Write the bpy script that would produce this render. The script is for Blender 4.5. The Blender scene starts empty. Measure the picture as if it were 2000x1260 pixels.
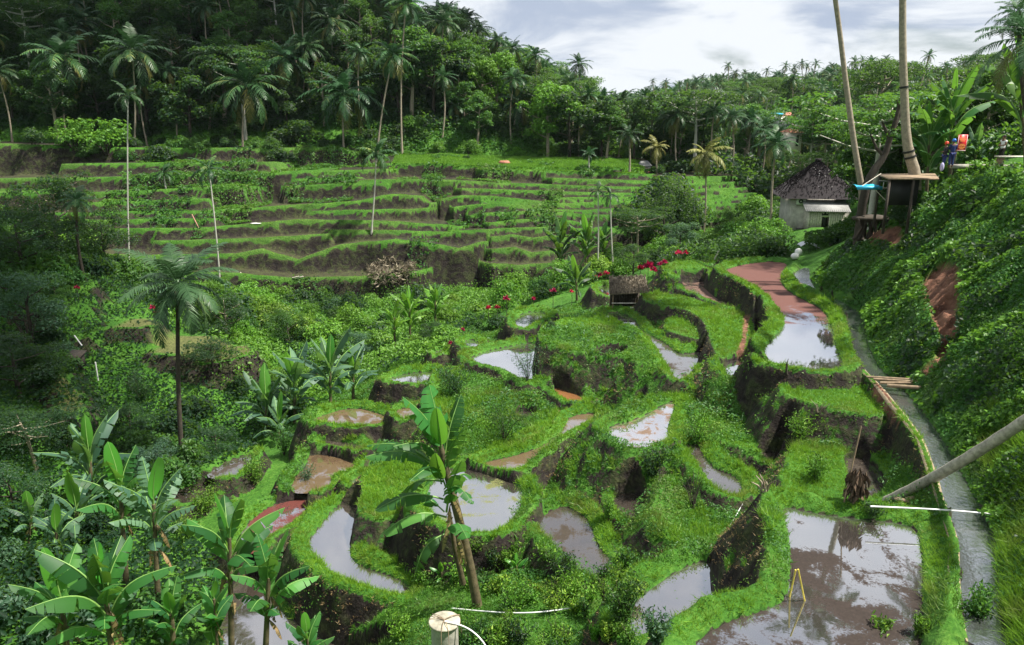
import bpy, bmesh, math, random, sys
import numpy as np
from mathutils import Vector, Matrix
R = math.radians
rng = np.random.default_rng(11)
random.seed(11)
scene = bpy.context.scene
COL = scene.collection

# ------------------------------------------------------------------ camera
PITCH = math.atan(400 / 1455.0)
FPX = 1455.0
cam_d = bpy.data.cameras.new('camera')
cam = bpy.data.objects.new('camera', cam_d)
COL.objects.link(cam)
cam_d.sensor_width = 36.0
cam_d.lens = 36.0 * FPX / 2000.0
cam_d.clip_start = 0.1
cam_d.clip_end = 6000
cam.location = (0, 0, 0)
cam.rotation_euler = (R(90) - PITCH, 0, 0)
scene.camera = cam

# ------------------------------------------------------------------ light
SUN_EL, SUN_AZ = 60.0, 98.0        # azimuth measured from straight ahead (+Y) towards the right (+X)
scene.view_settings.view_transform = 'Standard'
scene.view_settings.look = 'None'
scene.view_settings.gamma = 1.0
scene.view_settings.exposure = 1.08
sd = Vector((math.sin(R(SUN_AZ)) * math.cos(R(SUN_EL)), math.cos(R(SUN_AZ)) * math.cos(R(SUN_EL)), math.sin(R(SUN_EL))))
sun_d = bpy.data.lights.new('sun', 'SUN')
sun_d.energy = 5.0
sun_d.angle = R(2.0)
sun_d.color = (1.0, 0.94, 0.84)
sun = bpy.data.objects.new('sun', sun_d)
COL.objects.link(sun)
sun.rotation_euler = (-sd).to_track_quat('-Z', 'Y').to_euler()

# two unseen clouds, added to shade the left forest and the lower left valley
def shade_cloud(tx, ty, rx, ry, alt=250.0, seed=0):
    k = alt / math.tan(R(SUN_EL)); bm = bmesh.new(); r = np.random.default_rng(seed)
    for i in range(46):
        a = r.random() * 6.283; q = r.random() ** .5; s = (.16 + .12 * r.random())
        c = (math.cos(a) * q * rx * .86, math.sin(a) * q * ry * .86, r.random() * 14 * (1 - q))
        m = Matrix.Translation(c) @ Matrix.Diagonal((s * rx * 1.25, s * ry * 1.25, 9 + 8 * r.random(), 1)); bmesh.ops.create_icosphere(bm, subdivisions=2, radius=1.0, matrix=m)
    me = bpy.data.meshes.new('shade_cloud'); bm.to_mesh(me); bm.free(); me.polygons.foreach_set('use_smooth', np.ones(len(me.polygons), bool))
    mt = bpy.data.materials.get('shade_cloud') or bpy.data.materials.new('shade_cloud'); mt.use_nodes = True; b = mt.node_tree.nodes['Principled BSDF']; b.inputs['Base Color'].default_value = (.9, .9, .92, 1); b.inputs['Roughness'].default_value = 1
    me.materials.append(mt); o = bpy.data.objects.new('shade_cloud', me); COL.objects.link(o); o.location = (tx + k * math.sin(R(SUN_AZ)), ty + k * math.cos(R(SUN_AZ)), alt); o['kind'] = 'structure'
shade_cloud(-66, 166, 50, 34, seed=1)
shade_cloud(-44, 42, 22, 27, seed=2)

world = bpy.data.worlds.new('World')
scene.world = world
world.use_nodes = True
wt = world.node_tree
wt.nodes.clear()
def wn(t, **k):
    n = wt.nodes.new(t)
    for a, b in k.items(): setattr(n, a, b)
    return n
w_out = wn('ShaderNodeOutputWorld'); w_bg = wn('ShaderNodeBackground'); sky = wn('ShaderNodeTexSky')
sky.sky_type = 'NISHITA'; sky.sun_disc = False
sky.sun_elevation = R(SUN_EL); sky.sun_rotation = R(SUN_AZ)
sky.air_density = 1.0; sky.dust_density = 1.5; sky.ozone_density = 1.2
w_bg.inputs['Strength'].default_value = 0.047
tc = wn('ShaderNodeTexCoord'); sep = wn('ShaderNodeSeparateXYZ')
wt.links.new(tc.outputs['Generated'], sep.inputs[0])
# project the view direction on a cloud plane: x/(z+k), y/(z+k)
addz = wn('ShaderNodeMath', operation='ADD'); addz.inputs[1].default_value = 0.22
mx = wn('ShaderNodeMath', operation='MAXIMUM'); mx.inputs[1].default_value = 0.02
wt.links.new(sep.outputs['Z'], mx.inputs[0]); wt.links.new(mx.outputs[0], addz.inputs[0])
dx = wn('ShaderNodeMath', operation='DIVIDE'); dy = wn('ShaderNodeMath', operation='DIVIDE')
wt.links.new(sep.outputs['X'], dx.inputs[0]); wt.links.new(addz.outputs[0], dx.inputs[1])
wt.links.new(sep.outputs['Y'], dy.inputs[0]); wt.links.new(addz.outputs[0], dy.inputs[1])
cmb = wn('ShaderNodeCombineXYZ'); wt.links.new(dx.outputs[0], cmb.inputs[0]); wt.links.new(dy.outputs[0], cmb.inputs[1])
def wnoise(scale, detail, rough, off, dist=0.3):
    mp = wn('ShaderNodeMapping'); mp.inputs['Location'].default_value = off
    n = wn('ShaderNodeTexNoise'); n.inputs['Scale'].default_value = scale; n.inputs['Detail'].default_value = detail
    n.inputs['Roughness'].default_value = rough; n.inputs['Distortion'].default_value = dist
    wt.links.new(cmb.outputs[0], mp.inputs[0]); wt.links.new(mp.outputs[0], n.inputs['Vector'])
    return n
def wramp(src, p0, c0, p1, c1, mode='EASE'):
    r = wn('ShaderNodeValToRGB'); r.color_ramp.interpolation = mode
    r.color_ramp.elements[0].position = p0; r.color_ramp.elements[0].color = c0
    r.color_ramp.elements[1].position = p1; r.color_ramp.elements[1].color = c1
    wt.links.new(src, r.inputs[0]); return r
n_cov = wnoise(1.0, 7, 0.55, (3.2, 1.7, 0.0))
n_shade = wnoise(1.35, 8, 0.56, (7.7, 4.4, 0.0), 0.5)
cover = wramp(n_cov.outputs[0], 0.30, (0, 0, 0, 1), 0.44, (1, 1, 1, 1))
ccol = wramp(n_shade.outputs[0], 0.36, (4.9, 5.7, 7.2, 1), 0.56, (9.4, 9.8, 10.3, 1))
mixc = wn('ShaderNodeMix', data_type='RGBA')
wt.links.new(cover.outputs[0], mixc.inputs[0]); wt.links.new(sky.outputs[0], mixc.inputs[6]); wt.links.new(ccol.outputs[0], mixc.inputs[7])
wt.links.new(mixc.outputs[2], w_bg.inputs['Color']); wt.links.new(w_bg.outputs[0], w_out.inputs[0])

# ------------------------------------------------------------------ pixel helpers (photo is 2000 x 1260; the camera is at the origin)
cP, sP = math.cos(PITCH), math.sin(PITCH)
def ray(u, v):
    r = (np.asarray(u, float) - 1000) / FPX; p = (630 - np.asarray(v, float)) / FPX
    return np.stack([r, cP + p * sP, -sP + p * cP], -1)
def on_z(u, v, z):                   # the world point of a pixel at height z
    d = ray(u, v); return d * (z / d[..., 2:3])
def on_d(u, v, D):                   # the world point of a pixel at forward distance D
    d = ray(u, v); return d * (np.asarray(D, float)[..., None] / d[..., 1:2])
def project(P):
    P = np.asarray(P, float)
    f = P[..., 1] * cP - P[..., 2] * sP; up = P[..., 1] * sP + P[..., 2] * cP
    f = np.maximum(f, 0.01)
    return 1000 + FPX * P[..., 0] / f, 630 - FPX * up / f

# ------------------------------------------------------------------ numpy noise
_tab = np.random.default_rng(5).random((256, 256))
def vnoise(x, y, s=1.0, seed=0):
    x = np.asarray(x) / s + seed * 17.31; y = np.asarray(y) / s + seed * 7.77
    xi = np.floor(x).astype(int); yi = np.floor(y).astype(int); fx = x - xi; fy = y - yi
    fx = fx * fx * (3 - 2 * fx); fy = fy * fy * (3 - 2 * fy)
    g = lambda a, b: _tab[a % 256, b % 256]
    return (g(xi, yi) * (1 - fx) + g(xi + 1, yi) * fx) * (1 - fy) + (g(xi, yi + 1) * (1 - fx) + g(xi + 1, yi + 1) * fx) * fy
def fbm(x, y, s=1.0, o=4, seed=0):
    a = 0; w = 0
    for k in range(o):
        a = a + vnoise(x, y, s / 2 ** k, seed + k * 3) * 0.5 ** k; w += 0.5 ** k
    return a / w - 0.5
def inside(px, py, poly):
    c = np.zeros(np.shape(px), bool); n = len(poly)
    for i in range(n):
        x0, y0 = poly[i][:2]; x1, y1 = poly[(i + 1) % n][:2]
        if y0 == y1: continue
        m = ((y0 > py) != (y1 > py)) & (px < (x1 - x0) * (py - y0) / (y1 - y0) + x0)
        c ^= m
    return c
def seg_dist(px, py, pts, closed=True):
    d = np.full(np.shape(px), 1e9); n = len(pts)
    for i in range(n if closed else n - 1):
        x0, y0 = pts[i][:2]; x1, y1 = pts[(i + 1) % n][:2]
        dx_, dy_ = x1 - x0, y1 - y0; L = dx_ * dx_ + dy_ * dy_ + 1e-12
        t = np.clip(((px - x0) * dx_ + (py - y0) * dy_) / L, 0, 1)
        d = np.minimum(d, (px - x0 - t * dx_) ** 2 + (py - y0 - t * dy_) ** 2)
    return np.sqrt(d)
def smooth_closed(P, k=2):           # Chaikin corner cutting
    P = np.asarray(P, float)
    for _ in range(k):
        Q = np.roll(P, -1, 0)
        P = np.stack([P * .78 + Q * .22, P * .22 + Q * .78], 1).reshape(-1, P.shape[1])
    return P
def smooth_open(P, k=2):
    P = np.asarray(P, float)
    for _ in range(k):
        a, b = P[:-1], P[1:]
        Q = np.stack([a * .75 + b * .25, a * .25 + b * .75], 1).reshape(-1, P.shape[1])
        P = np.vstack([P[:1], Q, P[-1:]])
    return P
def sstep(a, b, x):
    t = np.clip((x - a) / (b - a), 0, 1); return t * t * (3 - 2 * t)

# ------------------------------------------------------------------ the terraces: outlines in the photo, each on its own level
# name: (level, bund width, wall slope, kind, outline)
PONDS = [
 ('upper', -11.0, .75, 3.0, 'w', [(1410,531),(1440,519),(1496,511),(1541,514),(1524,533),(1524,554),(1545,575),(1580,591),(1611,610),(1624,641),(1631,680),(1645,711),(1638,725),(1580,727),(1517,720),(1498,697),(1492,683),(1510,662),(1534,638),(1531,617),(1510,589),(1485,568),(1450,550)]),
 ('p2', -12.5, .5, .95, 'w', [(1410,711),(1454,697),(1460,735),(1500,766),(1548,785),(1540,793),(1470,765),(1425,742)]),
 ('p2b', -12.4, .3, 2, 'w', [(1468,620),(1480,625),(1492,660),(1490,690),(1477,694),(1474,650)]),
 ('p3', -12.3, .5, 2.6, 'w', [(1307,550),(1384,549),(1377,561),(1394,582),(1440,600),(1433,608),(1394,592),(1360,578),(1321,564)]),
 ('p4', -13.3, .5, 1.3, 'w', [(1175,624),(1196,606),(1241,624),(1248,645),(1297,669),(1325,692),(1352,690),(1384,682),(1370,704),(1352,722),(1342,741),(1321,747),(1297,704),(1273,666),(1245,644),(1210,636)]),
 ('p5', -11.7, .5, 2, 'w', [(1347,505),(1382,503),(1384,519),(1363,515)]),
 ('p6', -13.6, .5, 2, 'w', [(1168,564),(1182,556),(1206,557),(1210,578),(1192,582),(1175,575)]),
 ('p7', -14.4, .6, 2.4, 'w', [(1007,624),(1024,610),(1059,608),(1072,622),(1042,631),(1026,645),(1010,641)]),
 ('p8', -15.0, .7, 2.2, 'w', [(916,701),(947,687),(982,680),(1035,669),(1054,676),(1053,697),(1046,725),(1051,752),(1028,750),(1000,731),(965,719),(930,712)]),
 ('p9', -15.0, .5, 2, 'w', [(1070,753),(1105,760),(1147,781),(1119,792),(1091,773)]),
 ('p10', -15.8, .6, 3.0, 'w', [(751,745),(783,731),(846,725),(841,739),(828,753),(790,751)]),
 ('p11', -13.6, .55, 1.15, 'w', [(1185,841),(1203,830),(1245,820),(1285,798),(1318,781),(1313,806),(1302,834),(1304,862),(1245,883),(1210,869)]),
 ('p12', -16.6, .6, 3.0, 'w', [(602,823),(658,802),(700,797),(751,812),(770,826),(744,832),(695,834),(650,830)]),
 ('p12b', -17.1, .4, 3.0, 'w', [(612,862),(660,862),(715,872),(705,882),(650,872)]),
 ('p13', -14.9, .45, 2.4, 'w', [(935,906),(1000,893),(1063,872),(1101,841),(1112,813),(1168,806),(1154,822),(1115,841),(1080,862),(1035,902),(1007,922),(965,916)]),
 ('p14', -15.1, .6, 3.2, 'w', [(895,911),(947,925),(1014,946),(1022,977),(1000,1016),(965,1044),(916,1042),(860,1018),(828,984),(840,950),(865,925)]),
 ('p15', -17.5, .55, 2.4, 'w', [(602,890),(630,886),(693,900),(686,921),(647,928),(644,950),(616,962),(567,962),(577,930),(602,911)]),
 ('p16', -17.9, .55, 2.2, 'w', [(462,1058),(483,1023),(525,991),(560,977),(609,974),(602,995),(560,1030),(514,1054),(504,1079),(469,1079)]),
 ('p17', -17.2, .7, 3.4, 'w', [(600,1061),(630,1023),(658,988),(709,978),(706,1016),(685,1065),(681,1086),(702,1107),(790,1135),(803,1163),(755,1158),(699,1140),(650,1120),(618,1088)]),
 ('p18', -15.3, .5, 1.6, 'w', [(1044,1023),(1070,1002),(1101,988),(1140,1005),(1157,1037),(1168,1072),(1196,1096),(1189,1119),(1168,1130),(1133,1119),(1105,1093),(1077,1058)]),
 ('p19', -13.5, .6, 1.8, 'w', [(1231,1208),(1245,1170),(1290,1138),(1340,1107),(1391,1093),(1391,1124),(1408,1170),(1408,1187),(1352,1208),(1300,1214),(1273,1235),(1228,1250)]),
 ('p20', -11.3, .55, 2.0, 'w', [(1527,988),(1566,998),(1643,1011),(1737,1019),(1790,1030),(1799,1093),(1800,1170),(1797,1260),(1796,1380),(1330,1380),(1352,1260),(1415,1218),(1496,1193),(1538,1173),(1546,1117),(1545,1065),(1538,1030)]),
 ('p22', -13.7, .5, 1.5, 'w', [(1335,872),(1363,866),(1387,915),(1440,932),(1449,956),(1438,976),(1398,958),(1370,916)]),
 ('p23', -12.9, .4, 2.0, 'w', [(1646,900),(1678,888),(1713,912),(1729,939),(1723,962),(1695,976),(1664,976),(1650,935)]),
 ('p24', -19.0, .5, 2.0, 'w', [(451,1135),(507,1110),(525,1150),(545,1195),(600,1230),(700,1275),(780,1310),(790,1370),(540,1380),(420,1260)]),
 ('p25', -16.9, .35, 2.4, 'w', [(685,935),(734,928),(722,941),(710,951),(688,951)]),
 ('p26', -18.3, .45, 2.0, 'w', [(399,932),(437,904),(497,883),(484,906),(455,936)]),
 ('p27', -18.9, .45, 2.0, 'w', [(336,960),(396,942),(438,940),(420,969),(350,990)]),
 ('p28', -15.2, .4, 2.0, 'w', [(900,676),(916,662),(938,670),(930,682)]),
 ('p29', -15.9, .4, 2.0, 'w', [(848,688),(870,682),(864,694),(850,697)]),
 ('canal', -11.0, .14, 6.0, 'c', [(1552,533),(1566,524),(1580,521),(1580,547),(1596,566),(1632,583),(1671,606),(1688,627),(1695,680),(1720,725),(1751,746),(1765,764),(1797,799),(1828,840),(1860,890),(1895,960),(1923,1005),(1940,1044),(1944,1100),(1951,1152),(1954,1205),(1965,1261),(1990,1400),(1910,1400),(1891,1261),(1881,1205),(1874,1135),(1874,1065),(1863,1030),(1846,988),(1832,935),(1807,865),(1790,840),(1755,795),(1716,750),(1702,736),(1688,722),(1667,690),(1660,652),(1650,617),(1629,589),(1580,564),(1555,547)]),
 ('p30', -14.1, .35, 2.2, 'w', [(1150,714),(1190,702),(1228,706),(1215,726),(1170,734)]),
 ('p31', -12.6, .3, 2.0, 'w', [(1552,772),(1590,778),(1604,796),(1572,794)]),
 ('p32', -15.0, .35, 2.4, 'w', [(1195,968),(1238,955),(1266,985),(1245,1030),(1212,1012)]),
 ('p33', -13.7, .35, 2.2, 'w', [(1468,888),(1530,874),(1556,888),(1500,908)]),
 ('p34', -15.6, .35, 2.2, 'w', [(1000,808),(1035,800),(1062,815),(1030,828),(1004,824)]),
 ('p35', -15.9, .35, 2.6, 'w', [(770,800),(812,796),(822,812),(785,824)]),
 # dry or grassy shelves
 ('g1', -12.15, .2, 2.0, 'g', [(1262,572),(1330,580),(1400,605),(1462,600),(1472,640),(1455,702),(1418,704),(1400,668),(1387,625),(1340,600),(1270,592)]),
 ('g2', -12.7, .1, 2.8, 'g', [(1306,622),(1340,618),(1376,645),(1380,664),(1330,652),(1306,642)]),
 ('g3', -11.3, .2, 1.4, 'g', [(1308,520),(1340,508),(1372,525),(1384,536),(1315,540)]),
 ('g4', -13.0, .3, 1.3, 'g', [(1062,650),(1100,630),(1170,624),(1215,640),(1250,668),(1272,712),(1225,694),(1170,690),(1120,685),(1072,668)]),
 ('g5', -15.2, .3, 1.3, 'g', [(860,730),(900,722),(960,735),(1000,765),(1060,800),(1100,805),(1050,850),(960,890),(910,890),(880,840),(850,770)]),
 ('g6', -12.7, .3, 1.1, 'g', [(1560,800),(1640,790),(1720,820),(1780,880),(1800,940),(1770,960),(1745,930),(1700,870),(1640,850),(1580,850)]),
 ('g7', -12.5, .2, 1.3, 'g', [(1570,880),(1620,870),(1640,900),(1640,985),(1590,985),(1540,950)]),
 ('g8', -13.4, .3, 1.0, 'g', [(1430,800),(1500,810),(1560,840),(1560,870),(1480,880),(1400,850),(1370,800)]),
 ('g9', -16.2, .3, 1.2, 'g', [(720,940),(780,905),(860,900),(850,930),(800,990),(740,1010),(712,985)]),
 ('g10', -14.0, .3, 1.1, 'g', [(1330,930),(1380,990),(1440,1010),(1500,1000),(1530,1060),(1520,1110),(1440,1060),(1330,1050),(1290,1010)]),
 ('g11', -11.45, .3, 1.4, 'g', [(1540,745),(1600,738),(1690,745),(1720,800),(1690,810),(1610,790),(1550,775)]),
 ('k5', -13.4, .2, 3.0, 'd', [(90,548),(150,540),(190,552),(150,562),(100,560)]),
 ('k6', -15.6, .2, 3.0, 'd', [(120,628),(175,622),(205,640),(180,660),(120,655)]),
 ('k7', -17.2, .2, 3.0, 'd', [(110,770),(150,760),(165,790),(140,815),(110,800)]),
 ('k1', -15.3, .2, 3.0, 'd', [(205,622),(255,622),(301,624),(312,632),(270,640),(222,639)]),
 ('k2', -16.7, .2, 3.0, 'd', [(296,690),(310,672),(350,655),(420,657),(432,666),(404,682),(350,692)]),
 ('k3', -17.5, .2, 2.2, 'd', [(320,705),(385,697),(450,678),(483,674),(494,688),(437,706),(350,714)]),
 ('k0', -14.2, .2, 2.2, 'd', [(15,600),(42,587),(154,577),(184,581),(150,600),(60,608)]),
 ('k4', -16.3, .2, 2.2, 'd', [(60,690),(100,672),(130,690),(135,730),(105,750),(70,720)]),
]
PW = {}
for name, z, w, k, kind, px in PONDS:
    q = smooth_closed(px, 2); PW[name] = on_z(q[:, 0], q[:, 1], z)[:, :2]

# far hillside: rims of the terrace walls, (level, [(u, v)...])
RIMS = [
 (-5.9, [(-60,281),(0,282),(150,287),(300,291),(500,290),(650,291),(700,302)]),
 (-9.6, [(-40,352),(140,350),(276,346),(402,343),(507,345),(560,336),(700,334),(756,332)]),
 (-11.2, [(-40,380),(175,378),(280,374),(402,368),(470,366)]),
 (-10.6, [(560,366),(640,362),(700,361),(756,360)]),
 (-13.4, [(60,420),(122,418),(245,416),(315,416),(402,413),(525,406),(630,400),(700,394),(765,381),(825,385),(839,399)]),
 (-15.1, [(120,452),(273,449),(367,449),(437,444),(577,433),(700,432),(772,435),(860,442),(895,445)]),
 (-17.2, [(140,500),(315,500),(455,500),(507,490),(577,512),(660,482),(772,470),(860,482),(895,489),(933,477)]),
 (-18.7, [(300,536),(455,538),(560,548),(700,545),(800,535)]),
 (-7.9, [(758,321),(860,321),(965,327),(1100,329),(1210,329),(1250,332)]),
 (-8.6, [(940,333),(1040,334),(1140,338),(1262,342)]),
 (-10.7, [(700,354),(800,352),(895,354),(965,359),(1105,364),(1290,368)]),
 (-12.1, [(858,392),(900,385),(965,386),(1052,395),(1070,400),(1175,398),(1262,395),(1320,396)]),
 (-12.9, [(886,408),(930,402),(965,399),(1084,411),(1140,413),(1262,408),(1320,408)]),
 (-13.7, [(918,424),(950,418),(1020,415),(1098,417),(1200,428)]),
 (-14.5, [(955,438),(1010,431),(1094,430),(1140,440)]),
 (-15.5, [(880,454),(930,452),(975,450),(1060,446)]),
 (-16.4, [(960,466),(1000,462),(1040,468),(1080,463),(1120,470)]),
 (-17.4, [(960,492),(1005,486),(1040,497),(1072,492)]),
 (-18.5, [(960,520),(1017,522),(1080,517)]),
 (-9.3, [(1300,347),(1426,346)]), (-10.3, [(1325,364),(1430,357)]), (-11.6, [(1350,387),(1400,383),(1468,378)]),
 (-12.6, [(1320,405),(1380,402),(1440,399),(1500,392)]), (-14.2, [(1310,434),(1380,430),(1445,428)]), (-15.3, [(1310,458),(1400,456)]),
]
RIMS += [(0, q) for q in ([(150,398),(280,396),(400,390)], [(140,433),(300,431),(420,429)], [(300,474),(500,468),(640,461)], [(575,352),(700,348)], [(120,322),(300,320),(520,318)], [(600,416),(700,412),(832,410)], [(640,452),(760,452),(880,458)],
    [(1080,350),(1180,352),(1285,356)], [(900,371),(1050,375),(1250,380)], [(1080,388),(1300,386)], [(940,395),(1060,400)], [(1120,422),(1260,424)], [(1130,450),(1230,452)], [(1340,374),(1450,368)], [(1360,395),(1480,386)], [(1330,418),(1470,412)])]
def rim_d(v):                        # forward distance of the far hillside as seen at height v in the photo
    return np.interp(v, [262, 300, 320, 347, 375, 415, 450, 490, 535], [129, 123, 118.5, 113.5, 109.5, 105, 101, 97, 92.5])
RW = []
px_mean_v = lambda P: float(project(P)[1].mean())
for z, px in RIMS:
    px = np.array(px, float); vm = float(np.mean(px[:, 1])); P = on_d(px[:, 0], px[:, 1], rim_d(px[:, 1]) * .4 + rim_d(vm) * .6); z = float(P[:, 2].mean()); RW.append((z, P[np.argsort(P[:, 0])]))

# base ground: (u, v, level) or world points
CP = []
for name, z, w, k, kind, px in PONDS:
    P = PW[name]; c = P.mean(0)
    if name == 'canal':
        for j in range(0, len(P), 24): CP.append((P[j, 0], P[j, 1], z - .5))
    elif name == 'upper':
        for j in range(0, len(P), 12): CP.append((P[j, 0], P[j, 1], z - .8))
    else: CP.append((c[0], c[1], z - .8))
for u, v, z in [(1000,1250,-14.6),(1120,1240,-14.3),(880,1250,-15.3),(900,1180,-15.8),(1010,1120,-16.0),(640,1040,-18),
    (100,1250,-16.5),(300,1230,-17.5),(230,1020,-19),(50,950,-18),(300,900,-20.5),(450,850,-21),(500,760,-22),(600,720,-22.5),(700,650,-22),(900,620,-20.3),(950,570,-20.5),
    (600,610,-22),(480,580,-21),(560,810,-20.5),(760,690,-19.5),(1100,580,-17.5),(100,650,-16.3),(50,560,-13.2),(20,480,-11.5),(100,440,-13),(20,380,-10.8),(90,720,-17.5),(160,800,-18.8),(40,820,-17),(180,520,-16.5),
    (1600,480,-10.7),(1640,468,-10.5),(1500,480,-12),(1450,480,-13),(1300,500,-15.5),(1200,520,-17),(1240,470,-18.8),(1400,470,-15),(1540,450,-10.9),(1480,440,-12.3),
    (1590,446,-10.6),(1660,440,-10.4),(1560,430,-10.8),(1700,600,-9.6),(1700,470,-7.6),(1750,520,-7.6),(1760,700,-10.3),(1800,600,-8.2),(1860,510,-6.3),(1830,620,-8.8),(1810,725,-10.6),
    (1750,400,-4.6),(1780,360,-3.6),(1850,337,-3.1),(1930,333,-3.0),(2000,330,-2.9),(1900,420,-4.9),(1900,500,-6.1),(1990,450,-5.2),(1920,600,-7.2),(1900,700,-8.6),(1990,700,-7.2),(1990,850,-8.0),(1870,800,-10.2),(1960,950,-9.9),(1995,1050,-9.6),(2060,1150,-8.6),(2100,900,-6.5),(2150,700,-5)]:
    p = on_z(u, v, z); CP.append(tuple(p))
for z, P in RW:
    for j in range(0, len(P), 2): CP.append((P[j, 0], P[j, 1] + 1.0, P[j, 2] - 1.6))
CP += [(20.5,57,-10.8),(25,60,-10.4),(26,68,-10.7),(31,76,-10.7),(37,80,-9.8),(33,52,-2.6),(45,52,-1.5),(31,64,-9.0),(40,68,-6.5),(45,84,-8.5),(60,70,-5),(80,110,-5),(24,76,-12),(18,72,-13.5),(30,95,-11),(42,120,-11),(28,130,-11),(35,160,-13),(60,200,-12),(5,200,-10),
       (30,250,-9),(100,150,-7),(120,250,-2),(75,250,-5),(60,300,3),(120,330,6),(20,360,2),(100,450,0),(0,500,0),(60,520,0),(-60,300,25),(-20,260,6),
       (-100,134,-4),(-70,134,-4.5),(-45,134,-4.8),(-20,131,-5),(-100,160,17),(-70,160,17),(-45,159,15),(-22,158,12),(-10,150,5),(2,146,-2),(12,144,-6),(-90,190,38),(-45,190,36),(-18,190,22),(4,188,6),(17,180,-6),
       (-150,170,20),(-125,120,2),(-105,95,-5),(-75,85,-9),(-60,75,-11),(-90,60,-6),(-90,225,46),(-45,225,44),(-15,225,24),(10,225,2),(-140,250,48),(-60,40,-6),(-40,25,-11),(-25,20,-14),(-16,18,-15.8),
       (0,0,-1.7),(0,4,-5.5),(0,8,-9.5),(0,13,-14),(6,12,-12.2),(-6,12,-14.8),(-12,10,-13),(12,10,-9.5),(12,4,-3),(-12,0,-3),(20,12,-5.5),(22,20,-5.5),(30,30,-3),(26,38,-4.2),(34,44,-2.2),(-30,5,-6),(0,-30,0),(60,0,6),(-60,-10,4),(60,40,2),
       (0,900,10),(-400,600,50),(400,500,30),(300,200,3),(200,80,2),(-300,200,50),(-300,0,20),(300,-100,20),(0,2500,0),(1500,1500,10),(-1500,1500,20),(1500,-500,10),(-1500,-500,10)]
CP = np.array(CP, float)
def _rbf_fit(P, z, lam=0.6):
    n = len(P); K = np.sqrt(((P[:, None] - P[None]) ** 2).sum(-1) + 4.0)
    A = np.zeros((n + 1, n + 1)); A[:n, :n] = -K + np.eye(n) * lam; A[:n, n] = 1; A[n, :n] = 1
    return np.linalg.solve(A, np.append(z, 0))
_w = _rbf_fit(CP[:, :2], CP[:, 2])
def base_h(X, Y):
    sh = X.shape; x = X.ravel(); y = Y.ravel(); out = np.full(x.shape, _w[-1])
    for (cx, cy, _), w in zip(CP, _w[:-1]): out -= w * np.sqrt((x - cx) ** 2 + (y - cy) ** 2 + 4.0)
    return out.reshape(sh)

gx = np.concatenate([-np.geomspace(2600, 92, 26)[:-1], np.arange(-92, -22, .7), np.arange(-22, -14, .3), np.arange(-14, 19, .11), np.arange(19, 34, .3), np.arange(34, 92, .8), np.geomspace(92, 2600, 26)])
gy = np.concatenate([-np.geomspace(600, 6, 12), np.arange(-5, 14, .5), np.arange(14, 46, .11), np.arange(46, 66, .24), np.arange(66, 84, .5), np.arange(84, 142, .28), np.arange(142, 240, 1.2), np.geomspace(240, 3200, 34)])
X, Y = np.meshgrid(gx, gy)
H = base_h(X, Y)
near = sstep(70, 60, Y)
H += fbm(X, Y, 3.0, 4, 1) * (0.55 * near + 1.3 * (1 - near)) * sstep(12, 20, Y)
H += fbm(X, Y, 30.0, 3, 9) * 6 * sstep(142, 175, Y)
H -= 2.6 * sstep(86, 92, Y) * sstep(136, 130, Y) * sstep(.30, .24, X / np.maximum(Y, 1))
KIND = np.zeros(H.shape)             # 0 plain, 1 terrace wall, 2 terrace top, 3 under water, 4 dry shelf
# far steps
wig = fbm(X, Y, 7.0, 3, 4) * 2.0 + fbm(X, Y, 2.0, 2, 5) * 1.1
FARD = np.full(H.shape, 0.0)
for z, P in sorted(RW, key=lambda a: a[0]):
    x0, x1 = P[0, 0], P[-1, 0]
    e = np.interp(X, P[:, 0], P[:, 1]) + np.maximum(x0 - X, 0) * 1.6 + np.maximum(X - x1, 0) * 1.6
    d = Y - e + wig; zz = np.interp(X, P[:, 0], P[:, 2]) - np.maximum(x0 - X, 0) * .12 - np.maximum(X - x1, 0) * .12
    rise = .16 * np.exp(-((d - .55) / .4) ** 2)
    step = zz + rise - 3.2 * np.maximum(0, .45 - d) + np.minimum(np.maximum(d - 1, 0), 11 if 321 < px_mean_v(P) < 331 and P[0, 0] < -15 and P[0, 0] > -25 else 25) * (.085 if 321 < px_mean_v(P) < 331 and P[0, 0] < -15 and P[0, 0] > -25 else .012)
    m = (step > H) & (Y > 84) & (d > -1.6) & (d < 30)
    H = np.where(m, step, H); KIND = np.where(m, np.where(d > .3, 2, 1), KIND); FARD = np.where(m, d, FARD)
# the steep bank on the right of the channel, up to the level path
_cl = PW['canal']; _dr = seg_dist(X[(Y > 8) & (Y < 56)], Y[(Y > 8) & (Y < 56)], _cl); DR = np.full(X.shape, 99.0); DR[(Y > 8) & (Y < 56)] = _dr
_re = on_z(np.array([a for a, b in PONDS[[p[0] for p in PONDS].index('canal')][5]][2:23], float), np.array([b for a, b in PONDS[[p[0] for p in PONDS].index('canal')][5]][2:23], float), -11.0); _re = _re[np.argsort(_re[:, 1])]
_cx = np.interp(Y, _re[:, 1], _re[:, 0]) - .15
RIGHT = (X > _cx) & (Y > 8) & (Y < 56)
_hb = -10.9 + 1.08 * np.maximum(DR - .1, 0); _hb = np.where(_hb > -4.2, -4.2 + 1.15 * (1 - np.exp(-(_hb + 4.2) / 1.15)), _hb)
_hb += fbm(X, Y, 3.5, 3, 33) * 1.0 * sstep(.5, 3, DR) * sstep(9, 7, DR)
_wb = RIGHT * sstep(51, 46, Y) * sstep(22, 14, DR)
H = H * (1 - _wb) + _hb * _wb
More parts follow.
